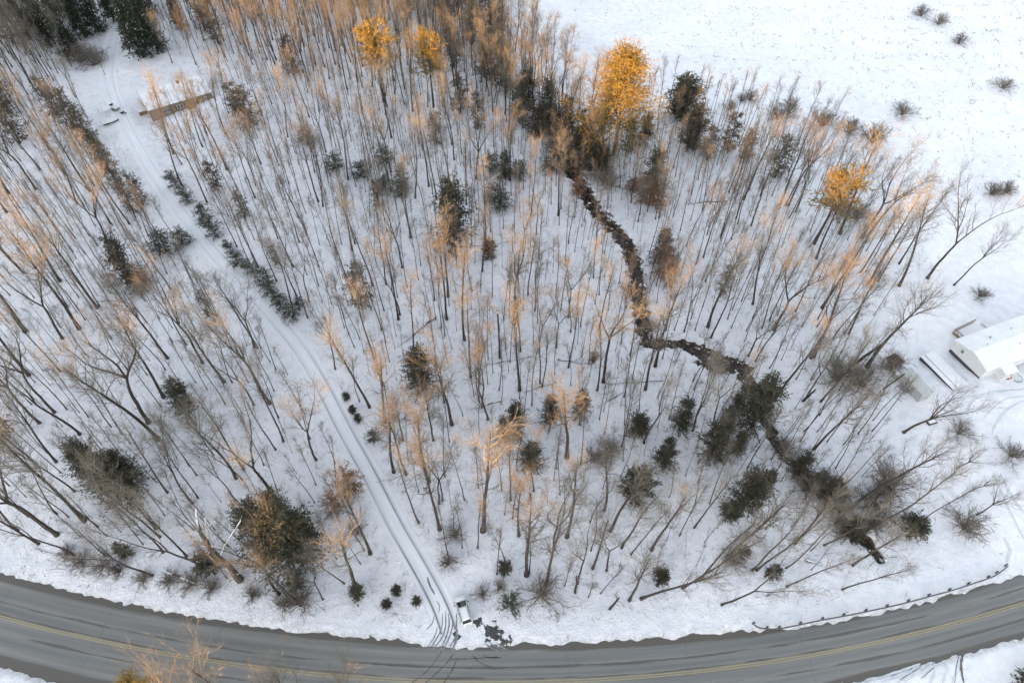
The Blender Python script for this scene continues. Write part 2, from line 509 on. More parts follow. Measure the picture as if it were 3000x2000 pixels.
def road_mat():
    m, nt, b = new_mat('asphalt')
    _, U, V = uvs(nt)
    vs, _, _ = uvs(nt, 0.035, 1.3)
    st = noise(nt, 1.0, 4, 0.55, vec=vs)
    vs2, _, _ = uvs(nt, 0.12, 2.2)
    st2 = noise(nt, 1.0, 5, 0.6, vec=vs2)
    grain = noise(nt, 14, 4, 0.7)
    c = ramp(nt, st, [(0.3, (0.125, 0.123, 0.12)), (0.7, (0.225, 0.218, 0.205))])
    # wheel paths worn a little darker, salt-dusted centre strips lighter
    wp = mth(nt, 'ADD', mth(nt, 'ADD', gaussv(nt, V, -2.75, 0.5), gaussv(nt, V, 2.95, 0.55)), mth(nt, 'ADD', gaussv(nt, V, -0.95, 0.4), gaussv(nt, V, 1.05, 0.4)))
    c = mix(nt, mth(nt, 'MULTIPLY', wp, 0.45, clamp=True), c, (0.10, 0.107, 0.117))
    # wet streaks
    wet = mth(nt, 'MULTIPLY', mth(nt, 'SUBTRACT', mth(nt, 'ADD', st2, mth(nt, 'MULTIPLY', mth(nt, 'ADD', gaussv(nt, V, 1.95, 0.28), mth(nt, 'ADD', gaussv(nt, V, -1.9, 0.25), gaussv(nt, V, 0.42, 0.25))), 0.30)), 0.70), 9.0, clamp=True)
    c = mix(nt, mth(nt, 'MULTIPLY', wet, 0.85), c, (0.058, 0.049, 0.042))
    # muddy shoulders
    av = mth(nt, 'ABSOLUTE', V)
    mr = N(nt, 'ShaderNodeMapRange'); mr.inputs['From Min'].default_value = 80; mr.inputs['From Max'].default_value = 170
    mr.inputs['To Min'].default_value = 4.95; mr.inputs['To Max'].default_value = 3.7; nt.links.new(U, mr.inputs['Value'])
    sh = mth(nt, 'MULTIPLY', mth(nt, 'SUBTRACT', mth(nt, 'ADD', av, mth(nt, 'MULTIPLY', st2, 1.0)), mr.outputs[0]), 3.0, clamp=True)
    c = mix(nt, sh, c, ramp(nt, grain, [(0.3, (0.055, 0.045, 0.038)), (0.7, (0.105, 0.088, 0.073))]))
    # cracks across the lanes
    vc, _, _ = uvs(nt, 0.25, 0.35)
    cn = noise(nt, 1.0, 4, 0.7, vec=vc)
    ce = mth(nt, 'FRACT', mth(nt, 'ADD', mth(nt, 'DIVIDE', U, 17.3), mth(nt, 'MULTIPLY', cn, 0.12)))
    ck = mth(nt, 'LESS_THAN', ce, 0.0035)
    c = mix(nt, mth(nt, 'MULTIPLY', ck, 0.55), c, (0.06, 0.06, 0.06))
    c = mix(nt, 0.12, c, ramp(nt, grain, [(0.3, 0.06), (0.7, 0.4)]))
    nt.links.new(c, b.inputs['Base Color'])
    nt.links.new(ramp(nt, mth(nt, 'MAXIMUM', wet, sh), [(0, 0.8), (1, 0.35)]), b.inputs['Roughness'])
    bump(nt, b, grain, 0.3, 0.01)
    return m
road = strip('road', road_l, 7.2, 0, road_mat(), across=3, flat=0.0); tag(road, kind='structure')

def paint_mat():
    m, nt, b = new_mat('yellow_road_paint')
    n = noise(nt, 5, 5, 0.7)
    nt.links.new(ramp(nt, n, [(0.35, (0.21, 0.185, 0.13)), (0.62, (0.42, 0.31, 0.13))]), b.inputs['Base Color'])
    b.inputs['Roughness'].default_value = 0.7
    return m
M_YEL = paint_mat()
def offset(L, d):
    T = np.gradient(L, axis=0); T /= np.linalg.norm(T, axis=1, keepdims=True)
    return L+np.stack([-T[:, 1], T[:, 0]], 1)*d
rm = MB()
for d in (-0.155, 0.155):
    P = offset(road_l, d); A = offset(road_l, d-0.06); B = offset(road_l, d+0.06)
    n = len(P); v = np.concatenate([np.c_[A, np.full(n, .004)], np.c_[B, np.full(n, .004)]])
    i = np.arange(n-1); rm.add(v, np.stack([i, i+1, i+n+1, i+n], 1))
tag(rm.obj('road_marking', M_YEL), kind='structure')

def lane_snow(name, tracks=True):
    m, nt, b = new_mat(name)
    _, U, V = uvs(nt)
    vs, _, _ = uvs(nt, 0.12, 2.5); n = noise(nt, 1.0, 5, 0.6, vec=vs)
    vs2, _, _ = uvs(nt, 0.05, 1.0); n2 = noise(nt, 1.0, 3, 0.6, vec=vs2)
    c = ramp(nt, n, [(0.3, (0.68, 0.68, 0.735)), (0.68, (0.81, 0.80, 0.84))])
    if tracks:
        near = N(nt, 'ShaderNodeMapRange'); near.inputs['From Min'].default_value = 95; near.inputs['From Max'].default_value = 15
        nt.links.new(U, near.inputs['Value'])
        g1 = mth(nt, 'ADD', gaussv(nt, V, -0.85, 0.15), gaussv(nt, V, 1.25, 0.17))
        g2 = mth(nt, 'ADD', gaussv(nt, V, -1.15, 0.18), mth(nt, 'MULTIPLY', gaussv(nt, V, 0.9, 0.3), 0.6))
        dk = mth(nt, 'MULTIPLY', mth(nt, 'MULTIPLY', g1, near.outputs[0]), mth(nt, 'MULTIPLY_ADD', n2, 3.2, -0.8, clamp=True))
        c = mix(nt, mth(nt, 'MULTIPLY', g2, 0.45), c, (0.45, 0.47, 0.52))
        c = mix(nt, mth(nt, 'MULTIPLY', dk, 0.95, clamp=True), c, (0.07, 0.075, 0.085))
    nt.links.new(c, b.inputs['Base Color']); b.inputs['Roughness'].default_value = 0.7
    bump(nt, b, n, 0.5, 0.05)
    return m
dl = smooth_poly([Vector((p[0], p[1], 0)) for p in drive_l[5:]], 3); dl = np.array([[v.x, v.y] for v in dl])
drv = strip('driveway', dl, np.interp(np.arange(len(dl))/len(dl), [0, .08, .75, .85, 1], [2.4, 1.9, 1.9, 2.6, 2.4]), 0.035, lane_snow('packed_snow'), across=9); tag(drv, kind='structure')

M_TRACK = simple('tyre_track_slush', (0.22, 0.225, 0.235), 0.6, 0.5, 2.0)
M_TRACK2 = simple('pressed_snow', (0.56, 0.585, 0.63), 0.7, 0.12, 1.0)
def track(pxs, w, mat, zoff=0.045, z=0.0):
    L = arc(pxs, 8)
    return (L, w*(0.6+0.5*np.abs(np.sin(np.arange(len(L))*1.7))), mat, zoff)
def tracks_obj(name, lst, mat):
    # several narrow strips in one sheet of pressed tracks
    allm = MB()
    for pxs, w in lst:
        L = arc(pxs, 8); T = np.gradient(L, axis=0); T /= np.linalg.norm(T, axis=1, keepdims=True)+1e-9; Nn = np.stack([-T[:, 1], T[:, 0]], 1)
        n = len(L); r = _r.random(n); tap = np.sin(np.linspace(0.12, math.pi-0.12, n))**0.5
        A = L+Nn*(w*(.35+.4*r)*tap)[:, None]; B = L-Nn*(w*(.35+.4*_r.random(n))*tap)[:, None]
        za = fields(A[:, 0], A[:, 1])[0]; zb = fields(B[:, 0], B[:, 1])[0]
        za = np.maximum(za+0.05, 0.006); zb = np.maximum(zb+0.05, 0.006)
        v = np.concatenate([np.c_[A, za], np.c_[B, zb]]); i = np.arange(n-1)
        allm.add(v, np.stack([i, i+n, i+n+1, i+1], 1))
    o = allm.obj(name, mat, smooth=True); tag(o, kind='structure'); return o
def c3(x, y): return (1220+x/6.532, 1680+y/6.532)
TL = [([c3(430, 760), c3(440, 620), c3(380, 520)], .12), ([c3(400, 1020), c3(360, 1180), c3(200, 1430)], .14), ([c3(500, 760), c3(490, 1000), c3(400, 1220), c3(250, 1440)], .16), ([c3(560, 720), c3(560, 1000), c3(480, 1240), c3(290, 1470)], .2),
      ([c3(610, 760), c3(625, 1000), c3(540, 1280), c3(420, 1500)], .2), ([c3(680, 820), c3(690, 1000), c3(620, 1240), c3(480, 1520)], .18), ([c3(770, 760), c3(765, 1000), c3(760, 1180), c3(640, 1400)], .22),
      ([c3(800, 1160), c3(740, 1340), c3(680, 1480)], .3), ([c3(190, 1070), c3(300, 960), c3(340, 800)], .14),
      ([c3(1300, 1330), c3(1450, 1420), c3(1700, 1510)], .16), ([c3(1530, 1320), c3(1640, 1400), c3(1800, 1490)], .15), ([c3(1380, 1300), c3(1500, 1380), c3(1740, 1500)], .12),
      ([(1252, 1690), (1262, 1720), (1274, 1742)], .3)]
tracks_obj('tyre_tracks', TL, M_TRACK)
# wet tyre marks swept across the lane
M_WET = simple('wet_mark', (0.085, 0.082, 0.08), 0.35, 0.3, 3.0)
mk = MB()
for pxs in ([(1295, 1905), (1255, 1960), (1205, 2000)], [(1330, 1912), (1300, 1950), (1240, 2005)], [(1385, 1918), (1400, 1935), (1425, 1948), (1445, 1953)], [(1340, 1925), (1325, 1960), (1300, 2000)],
            [(1415, 1915), (1430, 1925), (1470, 1925)], [(1010, 1937), (1200, 1951), (1400, 1956), (1495, 1953)], [(1320, 1930), (1380, 1928), (1460, 1923)]):
    L = arc(pxs, 8); T = np.gradient(L, axis=0); T /= np.linalg.norm(T, axis=1, keepdims=True); Nn = np.stack([-T[:, 1], T[:, 0]], 1); n = len(L)
    w = .07*(0.5+_r.random(n)); v = np.concatenate([np.c_[L+Nn*w[:, None], np.full(n, .005)], np.c_[L-Nn*w[:, None], np.full(n, .005)]]); i = np.arange(n-1); mk.add(v, np.stack([i, i+n, i+n+1, i+1], 1))
tag(mk.obj('wet_tyre_marks', M_WET), kind='structure')
def c9(x, y): return (2000+x/2.24, 1300+y/2.24)
def c6(x, y): return (2000+x/2.24, 650+y/2.24)
YT = [([c6(2240, 1100), c6(2000, 1140), c6(1880, 1200), c6(1850, 1290)], .4), ([c6(2240, 1180), c6(2120, 1240), c6(2040, 1340), c6(2020, 1400)], .3), ([c6(2240, 1150), c6(2080, 1190), c6(1960, 1300)], .2),
      ([c9(2070, 200), c9(2130, 330), c9(2240, 470)], .35), ([c9(2040, 230), c9(2120, 420), c9(2240, 640)], .3), ([c9(2100, 620), c9(2140, 700), c9(2120, 780)], .4),
      ([c9(1200, 1560), c9(1450, 1480), c9(1560, 1440)], .3), ([c9(1300, 1565), c9(1500, 1490), c9(1640, 1430)], .35), ([c9(1620, 1568), c9(1650, 1490), c9(1650, 1430)], .3), ([c9(1700, 1568), c9(1730, 1480), c9(1720, 1420)], .3), ([c9(1760, 1568), c9(1800, 1480), c9(1800, 1410)], .3), ([c9(1400, 1568), c9(1560, 1500), c9(1700, 1430)], .3)]
tracks_obj('yard_tracks', YT, M_TRACK2)
tracks_obj('turnout_dirt', [([c9(1840, 1568), c9(1820, 1450), c9(1840, 1370)], .3), ([c9(1780, 1568), c9(1790, 1470), c9(1810, 1380)], .12), ([c9(1560, 1540), c9(1640, 1470), c9(1700, 1400)], .1), ([c9(1420, 1550), c9(1530, 1480), c9(1600, 1440)], .1)], simple('dirt_slush', (0.16, 0.14, 0.12), .8, .4, 2))

# brook water and stones
def water_mat():
    m, nt, b = new_mat('brook_water')
    n = noise(nt, 2.5, 5, 0.6)
    nt.links.new(ramp(nt, n, [(0.35, (0.006, 0.005, 0.004)), (0.65, (0.03, 0.018, 0.012))]), b.inputs['Base Color'])
    b.inputs['Roughness'].default_value = 0.25; b.inputs['Specular IOR Level'].default_value = 0.3; bump(nt, b, n, 0.4, 0.05)
    return m
bl = smooth_poly([Vector((p[0], p[1], 0)) for p in brook_l], 2)
bl = np.array([[v.x, v.y] for v in bl])
T = np.gradient(bl, axis=0)
bz = fields(bl[:, 0], bl[:, 1])[0]
bz = np.convolve(np.pad(bz, 6, mode='edge'), np.ones(13)/13, 'valid')
wtr = strip('brook', bl, np.interp(np.linspace(0, 1, len(bl)), np.linspace(0, 1, len(brook_w)), brook_w)*0.75, 0, water_mat(), across=2, flat=0.0); tag(wtr, kind='structure')
co = np.empty(len(wtr.data.vertices)*3, np.float32); wtr.data.vertices.foreach_get('co', co); co = co.reshape(-1, 3); co[:, 2] = np.repeat(bz+0.16, 2); wtr.data.vertices.foreach_set('co', co.ravel())
def ico(sub=1):
    bm = bmesh.new(); bmesh.ops.create_icosphere(bm, subdivisions=sub, radius=1)
    V = np.array([v.co[:] for v in bm.verts]); F = np.array([[v.index for v in f.verts] for f in bm.faces]); bm.free(); return V, F
IV, IF = ico(1); IV2, IF2 = ico(2)
M_STONE = simple('brown_stone', (0.10, 0.068, 0.048), 0.6, 0.55, 2.5)
M_CAP = simple('snow_cap', SNOW, 0.85, 0.05, 2)
sm_ = MB()
for k in range(420):
    i = rng.integers(0, len(bl)-1); t = rng.random(); p = bl[i]*(1-t)+bl[i+1]*t
    w = np.interp(i/len(bl), np.linspace(0, 1, len(brook_w)), brook_w); p = p+rng.normal(0, w*0.55, 2)
    s = rng.uniform(0.06, 0.2)*(1 if rng.random() < .85 else 2.2)
    zz = gz(p[0], p[1]); sc = np.array([s*rng.uniform(.8, 1.6), s*rng.uniform(.7, 1.3), s*rng.uniform(.4, .8)])
    V = IV*(1+rng.normal(0, .12, (len(IV), 1)))*sc+np.array([p[0], p[1], max(zz, bz[i]+0.1)+s*.15])
    sm_.add(V, t=IF)
    if rng.random() < 0.42:
        C = IV*sc*np.array([.85, .85, .45])*(1+rng.normal(0, .06, (len(IV), 1)))+np.array([p[0], p[1], max(zz, bz[i]+0.1)+s*.15+sc[2]*.75])
        sm_.add(C, t=IF, m=1)
tag(sm_.obj('brook_stones', [M_STONE, M_CAP], smooth=True), 'brown snow-capped stones lying in the brook', 'stones', kind='stuff')

# an unseen added hill behind the drone that keeps the low sun off the snow
hx = np.arange(-520, 521, 4.0); hm = MB()
ssx, ssy = sd.x/math.hypot(sd.x, sd.y), sd.y/math.hypot(sd.x, sd.y)
prof = [(-70, -3), (-35, .55), (-14, .86), (0, 1.0), (20, .9), (90, .5), (220, -5)]
hh = 61+3*np.sin(hx/41)+3*np.sin(hx/17+1)-9*np.exp(-((hx+118)/26)**2)-10*np.exp(-((hx+50)/8)**2)-9*np.exp(-((hx+24)/6)**2)-10*np.exp(-((hx-1)/8)**2)-9*np.exp(-((hx+168)/24)**2)-8*np.exp(-((hx+37)/4)**2)+_r.normal(0, 2.4, len(hx))+np.repeat(_r.normal(0, 4.2, len(hx)//4+1), 4)[:len(hx)]  # crest dips shaped to let the sun onto chosen crowns
V = []
for dd_, f in prof:
    D = 330+dd_
    V.append(np.stack([ssx*D-ssy*hx, ssy*D+ssx*hx, np.where(f > 0, hh*f+_r.normal(0, 1.5, len(hx))*(f < 1), f)], 1))
V = np.array(V); n = len(hx); ii = (np.arange(len(prof)-1)[:, None]*n+np.arange(n-1)[None]).ravel()
hm.add(V.reshape(-1, 3), np.stack([ii, ii+1, ii+n+1, ii+n], 1))
tag(hm.obj('sun_block_hill', simple('sun_block_hillside', (0.2, 0.18, 0.17), .9, .5, .08)), kind='structure')

# ---------------------------------------------------------------- trees
def unit(v): return v/(np.linalg.norm(v, axis=-1, keepdims=True)+1e-9)

def spawn(r, P, R, n, t0, t1, ang, length, N_, trop, wand, rf=0.55, shape=None):
    M, K, _ = P.shape
    t = (np.arange(n)[None]+r.random((M, n)))/n*(t1-t0)+t0
    f = t*(K-1); i = np.minimum(f.astype(int), K-2); fr = (f-i)[..., None]
    a = np.arange(M)[:, None]
    pos = P[a, i]*(1-fr)+P[a, i+1]*fr
    tan = unit(P[a, i+1]-P[a, i])
    rad = R[a, i]*(1-fr[..., 0])+R[a, i+1]*fr[..., 0]
    rnd = unit(r.normal(size=(M, n, 3))); perp = unit(np.cross(tan, rnd))
    an = np.radians(ang*(1+r.normal(0, .22, (M, n))))[..., None]
    d = unit(np.cos(an)*tan+np.sin(an)*perp)
    L = length*(0.65+0.6*r.random((M, n)))
    if shape is not None: L = L*shape(t)
    plen = np.linalg.norm(P[:, -1]-P[:, 0], axis=1)
    pos = pos.reshape(-1, 3); d = d.reshape(-1, 3); L = L.ravel(); rad = rad.ravel()*rf*(0.7+.5*r.random(M*n))
    out = np.empty((M*n, N_, 3)); out[:, 0] = pos
    for k in range(1, N_):
        d = unit(d+r.normal(0, wand, d.shape)+np.array([0, 0, trop]))
        out[:, k] = out[:, k-1]+d*(L/(N_-1))[:, None]
    rr = rad[:, None]*np.linspace(1, .28, N_)[None]
    return out, rr

def gen_tree(seed, H=20.0, r0=.17, cb=.45, spread=1.0, limbs=13, fork=0, wig=.05, tw=1.0, ang=42, minr=.0108, low=5):
    r = np.random.default_rng(seed)
    n = 12; z = np.linspace(0, 1, n)
    hf = H*(0.95 if not fork else r.uniform(.35, .5))
    d = np.array([0, 0, 1.0]); P = np.zeros((1, n, 3))
    for k in range(1, n):
        d = unit(d+np.append(r.normal(0, wig, 2), 0)+np.array([0, 0, .05])); P[0, k] = P[0, k-1]+d*hf/(n-1)
    if not fork:
        R = (r0*(1-z)**.75*.92+.03)[None]
    else:
        R = (r0*(1-.35*z))[None]
    R = R.copy(); R[0, 0] *= 1.5; R[0, 1] *= 1.03
    T = [(P, R, 8)]
    mains = [(P, R)]
    if fork:
        Pk, Rk = P, R
        m = 9; nf = fork; FP = np.zeros((nf, m, 3)); FP[:, 0] = P[0, -1]
        a0 = r.uniform(0, 6.28); az = a0+np.arange(nf)*6.28/nf+r.normal(0, .3, nf)
        th = np.radians(r.uniform(16, 32, nf)); D = np.stack([np.cos(az)*np.sin(th), np.sin(az)*np.sin(th), np.cos(th)], 1)
        Ls = (H-hf)*r.uniform(.85, 1.08, nf)
        for k in range(1, m):
            D = unit(D+r.normal(0, wig*1.5, D.shape)+np.array([0, 0, .07])); FP[:, k] = FP[:, k-1]+D*(Ls/(m-1))[:, None]
        FR = r0*.62*(1-.86*np.linspace(0, 1, m))[None]*r.uniform(.8, 1.05, (nf, 1)); FR[:, 0] = r0*.6
        T.append((FP, FR, 6)); mains = [(FP, FR)]
    trunk = MB(); crown = MB()
    for p, q, k in T: trunk.tubes(p, q, k)
    MP, MR = mains[0]
    nl = limbs if not fork else max(5, int(limbs*1.25/fork))
    t0 = cb if not fork else .08
    sh = (lambda t: .45+1.1*np.sin(np.clip((t-t0)/(1-t0), 0, 1)*math.pi*.86+.25))
    LP, LR = spawn(r, MP, MR, nl, t0, .97, ang, H*.15*spread, 7, .13, .13, .6, sh)
    LR = np.maximum(LR, .019); crown.tubes(LP, LR, 4, cap=False)
    tips = [(LP, LR)]
    BP, BR = spawn(r, LP, LR, 6, .15, .95, 38, H*.08*spread, 5, .08, .18, .6)
    BR = np.maximum(BR, minr*1.15); crown.tubes(BP, BR, 3)
    # the leader's own upper twigs
    UP, UR = spawn(r, MP, MR, 10, .8, 1.0, 30, H*.08, 5, .12, .15, .5); UR = np.maximum(UR, minr); crown.tubes(UP, UR, 3)
    for SP, SR, nn, ln in ((BP, BR, max(3, int(7*tw)), .048), (LP, LR, max(3, int(5*tw)), .046), (UP, UR, 7, .045)):
        WP, WR = spawn(r, SP, SR, nn, .25, 1.0, 36, H*ln, 4, .06, .2, .7)
        WR = np.clip(WR, minr*.55, minr); crown.tubes(WP, WR, 3)
    if low:
        DP, DR = spawn(r, P, R, low, .15, .6, 65, H*.06, 5, .02, .2, .25); DR = np.clip(DR, .012, .03); crown.tubes(DP, DR, 3)
        WP, WR = spawn(r, DP, DR, 3, .3, 1, 40, H*.03, 3, .02, .2, .7); WR = np.clip(WR, .008, .012); crown.tubes(WP, WR, 3)
    return trunk, crown

KINDS = {}
def reg(kind, n, **kw):
    out = []
    for i in range(n):
        t, c = gen_tree(hash_(kind)+i*13, **kw)
        out.append((t, c))
    KINDS[kind] = out
def hash_(s): return sum(ord(c)*(i+3) for i, c in enumerate(s))
reg('thin', 4, r0=.07, cb=.58, spread=.5, limbs=7, tw=.45, wig=.022, ang=32, low=2)
reg('pole', 5, r0=.085, cb=.55, spread=.62, limbs=8, tw=.8, wig=.032, ang=36, low=3)
reg('mid', 7, r0=.14, cb=.5, spread=.9, limbs=12, wig=.034, ang=38)
reg('midfork', 4, r0=.17, cb=.5, spread=.85, limbs=13, fork=2, wig=.05, ang=36)
reg('big', 5, r0=.22, cb=.47, spread=1.1, limbs=14, wig=.028, ang=42, tw=1.2)
reg('bigfork', 4, r0=.24, cb=.45, spread=1.1, limbs=16, fork=3, wig=.06, ang=38, tw=1.1)
reg('open', 3, r0=.34, cb=.3, spread=1.6, limbs=20, fork=4, wig=.07, ang=40, tw=1.3)
reg('dense', 2, r0=.22, cb=.42, spread=1.5, limbs=22, wig=.05, ang=48, tw=2.0)
MESHES = {k: [(t.mesh('trunk', M_TRUNK), c.mesh('crown', M_LIMB)) for t, c in v] for k, v in KINDS.items()}

THINGS = []   # (object, px, py, look, noun)
GREEN_LMS = []

SPECS = []
def place_tree(px, py, h, w=1.0, lean=0.0, kind=None):
    if kind is None:
        if h < 9: kind = 'open' if w > 1.2 else 'midfork'
        elif w < .78: kind = 'pole'
        elif w < 1.18: kind = random.choice(['mid', 'mid', 'midfork'])
        elif w < 1.75: kind = random.choice(['big', 'big', 'big', 'bigfork'])
        else: kind = random.choice(['big', 'bigfork'])
    p = ground_at(px, py)
    r0 = dict(pole=.55, mid=.95, midfork=1.0, big=1.5, bigfork=1.65, open=2.0, dense=1.3)[kind]
    s = h/20.0
    sxy = s*min(1.3, max(.8, (w/r0)**.6)) if h >= 9 else s*1.15
    q = Matrix.Rotation(math.radians(lean), 4, 'Y')@Matrix.Rotation(random.gauss(0, .035), 4, 'X')@Matrix.Rotation(random.gauss(0, .03), 4, 'Y')@Matrix.Rotation(random.uniform(0, 6.28), 4, 'Z')
    look = ('tall ' if h >= 23 else 'short ' if h < 11 else '') + ('thick-trunked' if w >= 1.4 else 'slim' if w < .75 else 'medium')
    dist = math.sqrt(p.x**2+p.y**2+CAMH**2)
    SPECS.append(dict(px=px, py=py, loc=(p.x, p.y, p.z-.06), q=q, sc=(sxy, sxy, s*random.uniform(.96, 1.05)), kind=kind, i=random.randrange(len(MESHES[kind])), look=look+' bare tree', size=(h*(.4+w))/dist+(9 if kind in ('open', 'dense') or py > 2000 else 0)))

def T_(ox, oy, s):
    for row in s.split(';'):
        a = [float(v) for v in row.split(',')]
        place_tree(ox+a[0]/2.24, oy+a[1]/2.24, a[2], a[3], a[4] if len(a) > 4 else 0)

